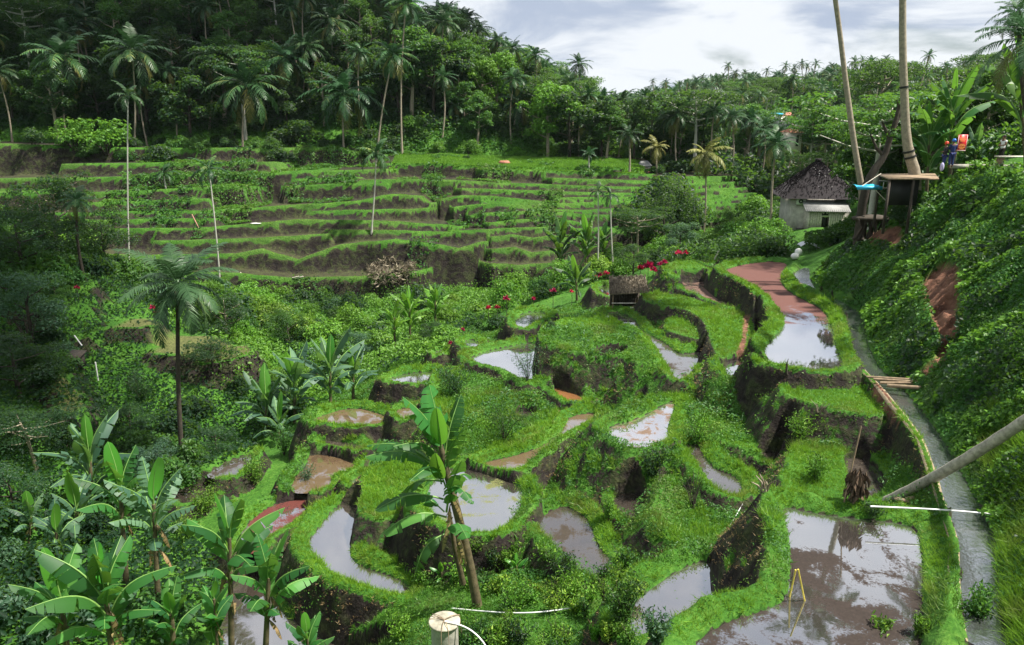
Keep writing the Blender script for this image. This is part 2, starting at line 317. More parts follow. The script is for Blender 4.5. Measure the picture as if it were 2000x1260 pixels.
# lumpy ground under the creepers and weeds
_u, _v = project(np.stack([X, Y, H], -1))
IVY_PX = [(1578,520),(1590,480),(1650,455),(1700,480),(1770,400),(1830,338),(2100,320),(2400,600),(2200,1400),(1960,1300),(1960,1180),(1945,1060),(1900,955),(1832,835),(1770,760),(1722,715),(1700,660),(1690,620),(1640,580),(1600,565)]
IVY = inside(_u, _v, IVY_PX) & (Y > 11) & (Y < 52) & (X > 5)
bil = lambda s, sd: 1 - 2 * np.abs(fbm(X, Y, s, 2, sd))
H += IVY * ((bil(2.6, 41) - .6) * 1.5 + (bil(1.0, 43) - .6) * .6) * sstep(.2, 1.6, DR) * sstep(8.5, 6.5, DR)
DROP = np.full(H.shape, -9.0); WK = np.zeros(H.shape)
# near terraces
wig2 = fbm(X, Y, 1.1, 3, 6) * .30
LUMP = 1 - 2 * np.abs(fbm(X, Y, .8, 3, 63))
jobs = []
for name, z, w, k, kind, px in PONDS:
    P = PW[name]; reach = 6.0
    ix = np.where((gx > P[:, 0].min() - reach) & (gx < P[:, 0].max() + reach))[0]; iy = np.where((gy > P[:, 1].min() - reach) & (gy < P[:, 1].max() + reach))[0]
    sl = (slice(iy[0], iy[-1] + 1), slice(ix[0], ix[-1] + 1))
    xs, ys = X[sl], Y[sl]; d = seg_dist(xs, ys, P); ins = inside(xs, ys, P); d = np.where(ins, -d, d)
    jobs.append((name, z, w, k, kind, sl, d))
for name, z, w, k, kind, sl, d in jobs:
    b = .16 if kind == 'w' else (.10 if kind == 'c' else .05)
    dd = d + (wig2[sl] if kind != 'c' else 0) * sstep(.25, .8, d)
    kk = k * (1 + .5 * fbm(X[sl], Y[sl], 2.5, 2, 8))
    over = np.maximum(0, dd - w)
    hh = z + b * sstep(0, .12, d) - kk * np.where(over < .3, over * over / .6, over - .15)
    if kind != 'c': hh = hh + (LUMP[sl] - .35) * .4 * sstep(.15, .6, dd)
    m = (hh > H[sl]) & (d > (0 if kind in 'wc' else -99))
    H[sl] = np.where(m, hh, H[sl]); KIND[sl] = np.where(m, np.where(dd > w + .1, 1, 2), KIND[sl]); DROP[sl] = np.where(m, dd - w, DROP[sl]); WK[sl] = np.where(m, k, WK[sl])
for name, z, w, k, kind, sl, d in jobs:
    if kind in 'wc':
        m = d <= .02; dep = z - .05 - .4 * sstep(0, -.25, d); foot = np.minimum(H[sl], H[sl] - (5.5 if kind == 'w' else 30) * np.maximum(-d, 0)); hn = np.maximum(dep, foot)
        up = foot > z + .3; wet = m & ~(up & (hn > z))
        H[sl] = np.where(m, np.where(up, hn, dep), H[sl]); KIND[sl] = np.where(wet, 3, np.where(m, 1, KIND[sl])); DROP[sl] = np.where(m & ~wet, 2.0, DROP[sl]); WK[sl] = np.where(m & ~wet, 3.0, WK[sl])
    elif kind == 'd':
        m = d <= 0; KIND[sl] = np.where(m, 4, KIND[sl])
    if kind == 'c':
        m = d > 0; H[sl] = np.where(m, np.minimum(H[sl], z + .12 + np.maximum(d - .1, 0) * 1.3), H[sl])
# red stepped path down the bank
def path_w(px, zs): return np.array([on_z(u, v, z) for (u, v), z in zip(px, zs)])

def ground_z(x, y):
    x = np.asarray(x, float); y = np.asarray(y, float)
    i = np.clip(np.searchsorted(gx, x) - 1, 0, len(gx) - 2); j = np.clip(np.searchsorted(gy, y) - 1, 0, len(gy) - 2)
    fx = np.clip((x - gx[i]) / (gx[i + 1] - gx[i]), 0, 1); fy = np.clip((y - gy[j]) / (gy[j + 1] - gy[j]), 0, 1)
    return (H[j, i] * (1 - fx) + H[j, i + 1] * fx) * (1 - fy) + (H[j + 1, i] * (1 - fx) + H[j + 1, i + 1] * fx) * fy
_tt = np.concatenate([np.arange(8, 70, .12), np.arange(70, 260, .5), np.geomspace(260, 3000, 120)])
def ground(u, v, tmin=0):            # first point of the terrain seen through a pixel
    d = ray(u, v); t = _tt[_tt >= tmin]; P = d[None] * t[:, None]
    hit = P[:, 2] <= ground_z(P[:, 0], P[:, 1]); k = int(np.argmax(hit)) if hit.any() else len(t) - 1
    p = P[k].copy(); p[2] = ground_z(p[0], p[1]); return p
# ------------------------------------------------------------------ object helpers
def tag(o, label=None, cat=None, group=None, kind=None):
    if label: o['label'] = label
    if cat: o['category'] = cat
    if group: o['group'] = group
    if kind: o['kind'] = kind
    return o
def empty(name, loc, label, cat, group=None, rz=0.0, sc=1.0):
    o = bpy.data.objects.new(name, None); COL.objects.link(o)
    o.location = loc; o.rotation_euler = (0, 0, rz); o.scale = (sc, sc, sc); o.empty_display_size = .2
    return tag(o, label, cat, group)
class MB:                            # collects polygons in numpy-friendly lists
    def __init__(s): s.v = []; s.f = []; s.c = []; s.n = 0; s.mi = []; s.cur = 0
    def add(s, V, F, rnd=None):
        V = np.asarray(V, float).reshape(-1, 3); F = np.asarray(F, int)
        s.v.append(V); s.f.append(F + s.n); s.n += len(V)
        s.c.append(np.full(len(V), random.random() if rnd is None else 0.0) if rnd is None or np.isscalar(rnd) and rnd is None else np.broadcast_to(np.asarray(rnd, float), (len(V),)))
        s.mi.append(np.full(len(F), s.cur))
        return s
    def mesh(s, name, mats, smooth=False):
        me = bpy.data.meshes.new(name)
        V = np.vstack(s.v); k = [f.shape[1] for f in s.f]
        tot = sum(len(f) for f in s.f)
        loops = np.concatenate([f.ravel() for f in s.f]); lens = np.concatenate([np.full(len(f), f.shape[1]) for f in s.f])
        me.vertices.add(len(V)); me.vertices.foreach_set('co', V.ravel().astype(np.float32))
        me.loops.add(len(loops)); me.loops.foreach_set('vertex_index', loops.astype(np.int32))
        me.polygons.add(tot); st = np.concatenate([[0], np.cumsum(lens)[:-1]])
        me.polygons.foreach_set('loop_start', st.astype(np.int32)); me.polygons.foreach_set('loop_total', lens.astype(np.int32))
        if not isinstance(mats, (list, tuple)): mats = [mats]
        for m in mats: me.materials.append(m)
        me.polygons.foreach_set('material_index', np.concatenate(s.mi).astype(np.int32))
        me.update(calc_edges=True); me.validate()
        a = me.attributes.new('rnd', 'FLOAT', 'POINT')
        if len(a.data) == len(V): a.data.foreach_set('value', np.concatenate(s.c).astype(np.float32))
        if smooth: me.polygons.foreach_set('use_smooth', np.ones(tot, bool))
        return me
    def build(s, name, mats, parent=None, smooth=False, loc=None):
        o = bpy.data.objects.new(name, s.mesh(name, mats, smooth)); COL.objects.link(o)
        if parent is not None: o.parent = parent
        if loc is not None: o.location = loc
        return o
    # shapes
    def box(s, c, h, rot=None, rnd=None, taper=1.0):
        c = np.array(c, float); V = np.array([(x, y, z) for z in (-1, 1) for y in (-1, 1) for x in (-1, 1)], float)
        V[4:, :2] *= taper; V = V * np.array(h)
        if rot is not None: V = V @ np.array(rot).T
        F = [(0, 2, 3, 1), (4, 5, 7, 6), (0, 1, 5, 4), (2, 6, 7, 3), (0, 4, 6, 2), (1, 3, 7, 5)]
        return s.add(V + c, F, random.random() if rnd is None else rnd)
    def tube(s, P, r, n=8, caps=True, rnd=None, flat=1.0):
        P = np.asarray(P, float); m = len(P); r = np.broadcast_to(np.asarray(r, float), (m,))
        T = np.gradient(P, axis=0); T /= np.linalg.norm(T, axis=1, keepdims=True) + 1e-9
        up = np.array([0, 0, 1.0]) if abs(T[0, 2]) < .9 else np.array([1.0, 0, 0]); V = []
        for i in range(m):
            a = np.cross(up, T[i]); a /= np.linalg.norm(a) + 1e-9; b = np.cross(T[i], a); up = b if abs(np.dot(b, T[i])) < .9 else up
            th = np.arange(n) * 2 * math.pi / n
            V.append(P[i] + r[i] * (np.cos(th)[:, None] * a + flat * np.sin(th)[:, None] * b))
        V = np.vstack(V); i = np.arange(m - 1)[:, None] * n; j = np.arange(n)[None]; j2 = (j + 1) % n
        F = np.stack([i + j, i + j2, i + n + j2, i + n + j], -1).reshape(-1, 4)
        rv = random.random() if rnd is None else rnd
        s.add(V, F, rv)
        if caps:
            s.add(V[:n], [list(range(n))[::-1]], rv); s.add(V[-n:], [list(range(n))], rv)
        return s
    def ellipsoid(s, c, r, n=12, m=8, rnd=None):
        th = np.linspace(0, math.pi, m + 1); ph = np.arange(n) * 2 * math.pi / n
        V = np.array([(math.sin(t) * math.cos(p), math.sin(t) * math.sin(p), math.cos(t)) for t in th for p in ph]) * np.array(r) + np.array(c)
        F = [(i * n + j, (i + 1) * n + j, (i + 1) * n + (j + 1) % n, i * n + (j + 1) % n) for i in range(m) for j in range(n)]
        return s.add(V, F, random.random() if rnd is None else rnd)
def kids(o): return list(o.children)
def copy_thing(o, loc, rz, sc, label, group=None, name=None):
    c = o.copy(); COL.objects.link(c); c.location = loc; c.rotation_euler = (0, 0, rz); c.scale = (sc, sc, sc) if np.isscalar(sc) else sc
    if name: c.name = name
    c['label'] = label
    if group: c['group'] = group
    for ch in kids(o):
        d = ch.copy(); COL.objects.link(d); d.parent = c
    return c

# ------------------------------------------------------------------ materials
def mat(name):
    m = bpy.data.materials.new(name); m.use_nodes = True; nt = m.node_tree; nt.nodes.clear()
    o = nt.nodes.new('ShaderNodeOutputMaterial'); return m, nt, o
def N(nt, t, ins=None, **k):
    n = nt.nodes.new(t)
    for a, b in k.items(): setattr(n, a, b)
    if ins:
        for a, b in ins.items():
            if hasattr(b, 'bl_rna') and isinstance(b, bpy.types.NodeSocket): nt.links.new(b, n.inputs[a])
            else: n.inputs[a].default_value = b
    return n
def ramp(nt, fac, stops, mode='LINEAR'):
    r = nt.nodes.new('ShaderNodeValToRGB'); cr = r.color_ramp; cr.interpolation = mode
    while len(cr.elements) < len(stops): cr.elements.new(.5)
    for e, (p, c) in zip(cr.elements, stops):
        e.position = p; e.color = (*c, 1) if len(c) == 3 else c
    nt.links.new(fac, r.inputs[0]); return r.outputs[0]
def mixc_(nt, fac, a, b, mode='MIX'):
    n = nt.nodes.new('ShaderNodeMix'); n.data_type = 'RGBA'; n.blend_type = mode
    for i, x in ((0, fac), (6, a), (7, b)):
        if isinstance(x, bpy.types.NodeSocket): nt.links.new(x, n.inputs[i])
        else: n.inputs[i].default_value = x if i == 0 else ((*x, 1) if len(x) == 3 else x)
    return n.outputs[2]
def math_(nt, op, a, b=None, clamp=False):
    n = nt.nodes.new('ShaderNodeMath'); n.operation = op; n.use_clamp = clamp
    for i, x in ((0, a), (1, b)):
        if x is None: continue
        if isinstance(x, bpy.types.NodeSocket): nt.links.new(x, n.inputs[i])
        else: n.inputs[i].default_value = x
    return n.outputs[0]
def pos_noise(nt, scale, detail=4, rough=.55, obj=False, dist=0.0):
    if obj:
        t = nt.nodes.new('ShaderNodeTexCoord').outputs['Object']
    else:
        t = nt.nodes.new('ShaderNodeNewGeometry').outputs['Position']
    n = N(nt, 'ShaderNodeTexNoise', {'Vector': t, 'Scale': scale, 'Detail': detail, 'Roughness': rough, 'Distortion': dist})
    return n.outputs[0]
def simple(name, col, rough=.7, var=.25, scale=3.0, metal=0.0, bump=.0, bscale=30.0, obj=True):
    m, nt, o = mat(name); nz = pos_noise(nt, scale, 5, .6, obj)
    c = ramp(nt, nz, [(.3, tuple(x * (1 - var) for x in col)), (.7, tuple(min(1, x * (1 + var)) for x in col))])
    b = N(nt, 'ShaderNodeBsdfPrincipled', {'Base Color': c, 'Roughness': rough, 'Metallic': metal})
    if bump:
        bp = N(nt, 'ShaderNodeBump', {'Height': pos_noise(nt, bscale, 5, .6, obj), 'Strength': bump, 'Distance': .02}); nt.links.new(bp.outputs[0], b.inputs['Normal'])
    nt.links.new(b.outputs[0], o.inputs[0]); return m
def leafmat(name, dark, light, tip=None, trans=.35, rough=.5, world_scale=.35, objvar=.25, spec=.35, patch=None):
    m, nt, o = mat(name)
    a = N(nt, 'ShaderNodeAttribute', attribute_name='rnd').outputs['Fac']
    f = math_(nt, 'ADD', math_(nt, 'MULTIPLY', a, .75), math_(nt, 'MULTIPLY', pos_noise(nt, world_scale, 3), .35))
    stops = [(.15, dark), (.85, light)]
    if tip: stops = [(.15, dark), (.78, light), (.97, tip)]
    c = ramp(nt, f, stops)
    if patch: c = mixc_(nt, ramp(nt, pos_noise(nt, .45, 4, .6), [(.50, (0, 0, 0)), (.66, (.75, .75, .75))]), c, mixc_(nt, a, tuple(x * .5 for x in patch), patch))
    oi = N(nt, 'ShaderNodeObjectInfo').outputs['Random']
    oi2 = None
    hs = N(nt, 'ShaderNodeHueSaturation', {'Color': c, 'Hue': math_(nt, 'ADD', math_(nt, 'MULTIPLY', oi, objvar * .10), .5 - objvar * .05),
        'Value': math_(nt, 'ADD', math_(nt, 'MULTIPLY', math_(nt, 'FRACT', math_(nt, 'MULTIPLY', oi, 7.3)), objvar * 2), 1 - objvar), 'Saturation': 1.0})
    b = N(nt, 'ShaderNodeBsdfPrincipled', {'Base Color': hs.outputs[0], 'Roughness': rough, 'Specular IOR Level': spec})
    t = N(nt, 'ShaderNodeBsdfTranslucent', {'Color': mixc_(nt, .5, hs.outputs[0], (.25, .5, .04), 'MIX') if trans > .3 else hs.outputs[0]})
    mx_ = N(nt, 'ShaderNodeMixShader', {0: trans, 1: b.outputs[0], 2: t.outputs[0]})
    nt.links.new(mx_.outputs[0], o.inputs[0]); return m

M = {}
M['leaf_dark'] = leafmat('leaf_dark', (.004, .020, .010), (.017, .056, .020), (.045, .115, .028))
M['leaf_shaded'] = leafmat('leaf_shaded', (.003, .015, .008), (.012, .042, .017), (.035, .09, .025), spec=.2, rough=.6)  # darker copy of leaf_dark, with the lower left valley's shade put into the colour
M['leaf_mid'] = leafmat('leaf_mid', (.012, .045, .012), (.045, .135, .022), (.10, .22, .03))
M['leaf_bright'] = leafmat('leaf_bright', (.032, .10, .010), (.12, .28, .025), (.24, .38, .05))
M['leaf_yellow'] = leafmat('leaf_yellow', (.05, .12, .012), (.16, .30, .03), (.32, .42, .05))
M['leaf_grey'] = leafmat('leaf_grey', (.022, .065, .045), (.07, .15, .085), (.12, .22, .12))
M['ivy'] = leafmat('ivy', (.010, .055, .012), (.060, .19, .028), (.17, .34, .05), world_scale=.6, objvar=.02, patch=(.10, .17, .03))
M['grass'] = leafmat('grass', (.06, .15, .008), (.19, .36, .025), (.32, .44, .07), trans=.4, world_scale=.5, objvar=.02, patch=(.22, .24, .06))
M['dry'] = leafmat('dry', (.11, .08, .035), (.30, .22, .10), (.45, .36, .18), trans=.15)
M['weed'] = leafmat('weed', (.018, .075, .010), (.085, .22, .022), (.20, .34, .05), world_scale=.7, objvar=.02, patch=(.13, .17, .04))
M['straw'] = leafmat('straw', (.16, .13, .09), (.34, .29, .21), (.5, .44, .34), trans=.1)
M['frond'] = leafmat('frond', (.012, .040, .016), (.040, .11, .030), (.22, .25, .06), trans=.25, world_scale=.5, rough=.45)
M['frond_near'] = leafmat('frond_near', (.032, .085, .035), (.095, .19, .07), (.24, .30, .11), trans=.25, rough=.4)
M['frond_yellow'] = leafmat('frond_yellow', (.07, .09, .02), (.20, .20, .05), (.34, .30, .10), trans=.25)
M['banana'] = leafmat('banana', (.014, .07, .02), (.040, .155, .032), (.09, .26, .05), trans=.4, rough=.5, spec=.3)
M['banana_new'] = leafmat('banana_new', (.045, .17, .02), (.07, .26, .03), (.10, .32, .04), trans=.45, rough=.35, spec=.5)
M['banana_rib'] = simple('banana_rib', (.16, .30, .07), .5, .2, 5)
M['banana_stem'] = simple('banana_stem', (.085, .07, .035), .7, .55, 5, bump=.6)
M['red_leaf'] = leafmat('red_leaf', (.20, .005, .035), (.50, .015, .09), (.6, .06, .12), trans=.25)
M['bark_pale'] = simple('bark_pale', (.27, .23, .17), .85, .3, 6, bump=.7)
M['bark_dark'] = simple('bark_dark', (.045, .036, .026), .9, .4, 4, bump=.8)
M['bark_white'] = simple('bark_white', (.42, .41, .36), .8, .2, 4, bump=.4)
M['far_wood'] = simple('far_wood', (.02, .055, .022), .9, .5, .3)
# ------------------------------------------------------------------ terrain sheet
def terrain_material():
    m, nt, o = mat('ground')
    k = N(nt, 'ShaderNodeAttribute', attribute_name='soil').outputs['Fac']
    dt = N(nt, 'ShaderNodeAttribute', attribute_name='dirt').outputs['Fac']
    dr = N(nt, 'ShaderNodeAttribute', attribute_name='dry').outputs['Fac']
    big = pos_noise(nt, .35, 4); fine = pos_noise(nt, 6.0, 6, .65); mid = pos_noise(nt, 1.4, 5, .6, dist=.4)
    grass = ramp(nt, math_(nt, 'ADD', math_(nt, 'MULTIPLY', fine, .6), math_(nt, 'MULTIPLY', big, .4)), [(.3, (.012, .05, .006)), (.5, (.04, .125, .012)), (.68, (.10, .21, .03))])
    soil = ramp(nt, math_(nt, 'ADD', math_(nt, 'MULTIPLY', fine, .5), math_(nt, 'MULTIPLY', mid, .5)), [(.33, (.008, .007, .007)), (.5, (.023, .018, .016)), (.66, (.056, .044, .034))])
    moss = ramp(nt, fine, [(.4, (.02, .032, .010)), (.65, (.06, .075, .025))])
    soil = mixc_(nt, ramp(nt, mid, [(.45, (0, 0, 0)), (.62, (.8, .8, .8))]), soil, moss)
    red = ramp(nt, mid, [(.35, (.075, .032, .02)), (.65, (.22, .11, .07))])
    dry = ramp(nt, fine, [(.35, (.045, .055, .018)), (.65, (.125, .135, .045))])
    c = mixc_(nt, ramp(nt, math_(nt, 'ADD', k, math_(nt, 'MULTIPLY', math_(nt, 'SUBTRACT', fine, .5), 1.0)), [(.4, (0, 0, 0)), (.58, (1, 1, 1))]), grass, soil)
    c = mixc_(nt, dr, c, dry)
    c = mixc_(nt, dt, c, red)
    b = N(nt, 'ShaderNodeBsdfPrincipled', {'Base Color': c, 'Roughness': .9, 'Specular IOR Level': .2})
    bp = N(nt, 'ShaderNodeBump', {'Height': math_(nt, 'ADD', fine, math_(nt, 'MULTIPLY', mid, 2.0)), 'Strength': .8, 'Distance': .12}); nt.links.new(bp.outputs[0], b.inputs['Normal'])
    nt.links.new(b.outputs[0], o.inputs[0]); return m
M['ground'] = terrain_material()

U, V = project(np.stack([X, Y, H], -1))
gyy, gxx = np.gradient(H, gy, gx)
SLOPE = np.hypot(gxx, gyy)
NEAR = (Y > 12) & (Y < 66) & (X > -30) & (X < 36)
DIRT_PX = [[(1800,545),(1840,508),(1872,510),(1878,560),(1872,640),(1850,700),(1815,730),(1790,728),(1830,690),(1838,650),(1812,600)],
           [(1735,770),(1752,800),(1760,830),(1720,800),(1700,765),(1712,745)], [(1452,615),(1464,620),(1454,690),(1440,700),(1434,700),(1448,660)], [(1690,455),(1760,440),(1765,480),(1700,475)]]
soil = np.where(KIND == 1, 1.0, 0.0) * np.where(Y > 80, sstep(.3, .7, SLOPE), sstep(.55, 1.1, SLOPE + fbm(X, Y, 2.0, 3, 12) * 1.2))
nz_ = fbm(X, Y, 2.2, 3, 12)
soil = np.where((Y < 70) & (KIND == 1), np.maximum(soil * .6, sstep(.0, .3, DROP) * sstep(1.5, 2.2, WK) * sstep(-.22, -.08, nz_)), soil)
farflat = (Y > 84) & (KIND == 2)
soil = np.where(farflat, np.maximum(soil, sstep(.9, 1.4, FARD + fbm(X, Y, 3, 2, 66) * .8) * sstep(-.14, -.02, fbm(X, Y, 12, 3, 67) + .06)), soil)
lush = np.zeros(H.shape)
LUSH_PX = [[(1340,760),(1420,730),(1560,800),(1780,870),(1800,960),(1700,880),(1560,870),(1400,860),(1330,870)],
           [(1040,640),(1240,640),(1300,740),(1300,790),(1200,830),(1100,740)], [(1040,870),(1180,830),(1330,880),(1330,960),(1200,960),(1000,1020)],
           [(850,720),(980,720),(1100,800),(900,900)], [(1240,1100),(1200,1010),(1330,900),(1420,980),(1540,1000),(1550,1150),(1430,1120)],
           [(850,1060),(1050,1040),(1250,1200),(1250,1300),(800,1300),(830,1180)], [(480,900),(620,780),(600,960),(480,990)]]
for poly in LUSH_PX: lush = np.maximum(lush, inside(U, V, poly) & NEAR)
soil = soil * (1 - lush * sstep(1.5, .9, SLOPE) * .6)
dry = np.where((KIND == 4) & NEAR, 1.0, 0.0)
farT = (Y > 84) & (Y < 142) & (KIND == 2)
dry = np.maximum(dry, farT * sstep(-.05, .15, fbm(X, Y, 9.0, 3, 21)) * .25)
BRIGHT = inside(U, V, [(775,296),(760,330),(965,334),(1255,340),(1255,312),(965,300)]) & (Y > 110) & (Y < 131) & (KIND == 2)
soil = np.where(BRIGHT, 0, soil)
dry = np.where(BRIGHT, 0, dry)
dirt = np.zeros(H.shape)
for poly in DIRT_PX: dirt = np.maximum(dirt, (inside(U, V, poly) & NEAR).astype(float))
soil = np.where(KIND == 3, 1.0, soil)
# small tread and riser shapes along the red path
red = inside(U, V, DIRT_PX[0]) & NEAR
_q = H * 2.1 + fbm(X, Y, .9, 2, 3) * .5; _st = (np.floor(_q) + sstep(.55, .95, _q - np.floor(_q))) / 2.1; H = np.where(red, H * .25 + (_st + H - _q / 2.1) * .75 - .22, H)

ny, nx = H.shape
me = bpy.data.meshes.new('ground')
co = np.stack([X, Y, H], -1).reshape(-1, 3)
idx = np.arange(nx * ny).reshape(ny, nx)
F = np.stack([idx[:-1, :-1], idx[:-1, 1:], idx[1:, 1:], idx[1:, :-1]], -1).reshape(-1, 4)
me.vertices.add(len(co)); me.vertices.foreach_set('co', co.ravel().astype(np.float32))
me.loops.add(F.size); me.loops.foreach_set('vertex_index', F.ravel().astype(np.int32))
me.polygons.add(len(F)); me.polygons.foreach_set('loop_start', (np.arange(len(F)) * 4).astype(np.int32)); me.polygons.foreach_set('loop_total', np.full(len(F), 4, np.int32))
me.update(calc_edges=True)
me.polygons.foreach_set('use_smooth', np.ones(len(F), bool))
for nm, arr in (('soil', soil), ('dirt', dirt), ('dry', dry)):
    a = me.attributes.new(nm, 'FLOAT', 'POINT'); a.data.foreach_set('value', arr.ravel().astype(np.float32))
me.materials.append(M['ground'])
g = bpy.data.objects.new('ground', me); COL.objects.link(g); tag(g, kind='structure')

# ------------------------------------------------------------------ water
def water_material(name, deep, algae=None, cover=0.0, scale=.6, flow=False, refl=.62, off=(0, 0, 0), lim=None):
    m, nt, o = mat(name)
    geo = nt.nodes.new('ShaderNodeNewGeometry').outputs['Position']
    mp = N(nt, 'ShaderNodeMapping', {'Vector': geo, 'Location': off, 'Scale': (1, 1, 1)}).outputs[0]
    n1 = N(nt, 'ShaderNodeTexNoise', {'Vector': mp, 'Scale': scale, 'Detail': 7.0, 'Roughness': .62, 'Distortion': .5}).outputs[0]
    speck = N(nt, 'ShaderNodeTexNoise', {'Vector': mp, 'Scale': 18.0, 'Detail': 3.0, 'Roughness': .7}).outputs[0]
    body = mixc_(nt, ramp(nt, n1, [(.35, (0, 0, 0)), (.65, (1, 1, 1))]), deep, tuple(x * 1.8 for x in deep))
    b = N(nt, 'ShaderNodeBsdfPrincipled', {'Base Color': body, 'Roughness': .6, 'Specular IOR Level': .3})
    gl = N(nt, 'ShaderNodeBsdfGlossy', {'Color': (.93, .95, 1, 1), 'Roughness': .02 if not flow else .07})
    bumpn = N(nt, 'ShaderNodeTexNoise', {'Vector': mp, 'Scale': 7.0 if flow else 5.0, 'Detail': 4.0}).outputs[0]
    bp = N(nt, 'ShaderNodeBump', {'Height': bumpn, 'Strength': .3 if flow else .05, 'Distance': .04 if flow else .01}); nt.links.new(bp.outputs[0], gl.inputs['Normal'])
    lw = N(nt, 'ShaderNodeLayerWeight', {'Blend': .5}).outputs['Facing']
    fac = math_(nt, 'ADD', math_(nt, 'MULTIPLY', lw, 1.0), refl - .60, True)
    w = N(nt, 'ShaderNodeMixShader', {0: fac, 1: b.outputs[0], 2: gl.outputs[0]}).outputs[0]
    if algae:
        ac = ramp(nt, speck, [(.3, tuple(x * .6 for x in algae)), (.6, algae), (.75, tuple(min(1, x * 1.5) for x in algae))])
        ab = N(nt, 'ShaderNodeBsdfPrincipled', {'Base Color': ac, 'Roughness': .8, 'Specular IOR Level': .2})
        thr = 1 - cover
        src = math_(nt, 'ADD', n1, math_(nt, 'MULTIPLY', math_(nt, 'SUBTRACT', speck, .5), .30))
        if lim is not None:          # algae drifts to one end of the pond
            sx = N(nt, 'ShaderNodeSeparateXYZ', {0: geo}).outputs[1]
            src = math_(nt, 'ADD', src, math_(nt, 'MULTIPLY', math_(nt, 'SUBTRACT', sx, lim[0]), lim[1]))
        t = .3 + .4 * thr
        f = ramp(nt, src, [(t - .03, (0, 0, 0)), (t + .03, (1, 1, 1))])
        w = N(nt, 'ShaderNodeMixShader', {0: f, 1: w, 2: ab.outputs[0]}).outputs[0]
    nt.links.new(w, o.inputs[0]); return m
W = {
 'clear': water_material('water_clear', (.035, .027, .02)),
 'brown': water_material('water_brown', (.075, .045, .022), (.10, .07, .035), .45, .9, refl=.42),
 'dark': water_material('water_dark', (.022, .016, .012), (.05, .04, .03), .35, .8, refl=.33),
 'orange': water_material('water_orange', (.17, .075, .025), refl=.40),
 'red': water_material('water_red', (.04, .03, .03), (.11, .032, .026), .62, .5, off=(3, 5, 0)),
 'upper': water_material('water_upper', (.04, .03, .03), (.135, .062, .052), .5, .35, lim=(41.5, .045)),
 'pink': water_material('water_pink', (.08, .05, .04), (.14, .085, .065), .6, .5, off=(9, 2, 0)),
 'white': water_material('water_white', (.10, .07, .055), (.16, .11, .08), .36, 1.4, refl=.72),
 'muddy': water_material('water_muddy', (.03, .024, .02), (.036, .027, .023), .30, .8, off=(1.5, 2.2, 0), lim=(18.5, -.022)),
 'scum': water_material('water_scum', (.035, .03, .02), (.13, .14, .05), .30, .8, off=(4, 4, 0)),
 'flow': water_material('water_flow', (.03, .035, .033), flow=True, refl=.46),
}
WM = {'upper': 'upper', 'canal': 'flow', 'p3': 'pink', 'p2': 'clear', 'p4': 'dark', 'p9': 'orange', 'p11': 'white', 'p12': 'brown', 'p12b': 'dark', 'p13': 'brown', 'p14': 'scum',
      'p15': 'brown', 'p16': 'red', 'p17': 'clear', 'p18': 'dark', 'p20': 'muddy', 'p22': 'dark', 'p23': 'dark', 'p24': 'clear', 'p26': 'dark', 'p27': 'dark', 'p8': 'clear', 'p30': 'dark', 'p31': 'dark', 'p32': 'dark', 'p33': 'dark', 'p34': 'dark', 'p35': 'brown'}
for name, z, w, k, kind, px in PONDS:
    if kind not in 'wc': continue
    P = PW[name]; ext = .10 if kind == 'w' else .05
    d = np.roll(P, -1, 0) - np.roll(P, 1, 0); nrm = np.stack([d[:, 1], -d[:, 0]], 1); nrm /= np.linalg.norm(nrm, axis=1, keepdims=True)
    area = 0.5 * np.sum(P[:, 0] * np.roll(P[:, 1], -1) - np.roll(P[:, 0], -1) * P[:, 1])
    Q = P + nrm * ext * (1 if area > 0 else -1)
    if area < 0: Q = Q[::-1]
    bm = bmesh.new(); vs = [bm.verts.new((x, y, z)) for x, y in Q]; f = bm.faces.new(vs); bmesh.ops.triangulate(bm, faces=[f])
    me = bpy.data.meshes.new('water'); bm.to_mesh(me); bm.free(); me.materials.append(W[WM.get(name, 'clear')])
    o = bpy.data.objects.new('canal_water' if kind == 'c' else 'pond_water', me); COL.objects.link(o); tag(o, kind='structure')
# ------------------------------------------------------------------ plant meshes
def unit(v): return v / (np.linalg.norm(v, axis=-1, keepdims=True) + 1e-9)
def rand_dirs(n, r=rng):
    return unit(r.normal(size=(n, 3)))
def leaf_cards(mb, C, Nn, size, asp=.6, rnd=None, fold=.18, r=rng, T=None):
    """diamond leaves: centres C, normals Nn, length size"""
    n = len(C); size = np.broadcast_to(size, (n,))[:, None]
    if T is None: T = rand_dirs(n, r)
    T = unit(T - (T * Nn).sum(1, keepdims=True) * Nn); B = np.cross(Nn, T)
    a = C - T * size * .5; b = C + T * size * .5 - Nn * size * fold * .6
    l = C + B * size * asp * .5 + Nn * size * fold; rr = C - B * size * asp * .5 + Nn * size * fold
    V = np.stack([a, l, b, rr], 1).reshape(-1, 3); i = np.arange(n) * 4
    F = np.stack([np.stack([i, i + 2, i + 1], 1), np.stack([i, i + 3, i + 2], 1)], 1).reshape(-1, 3)
    rv = r.random(n) if rnd is None else rnd
    mb.add(V, F, np.repeat(rv, 4))
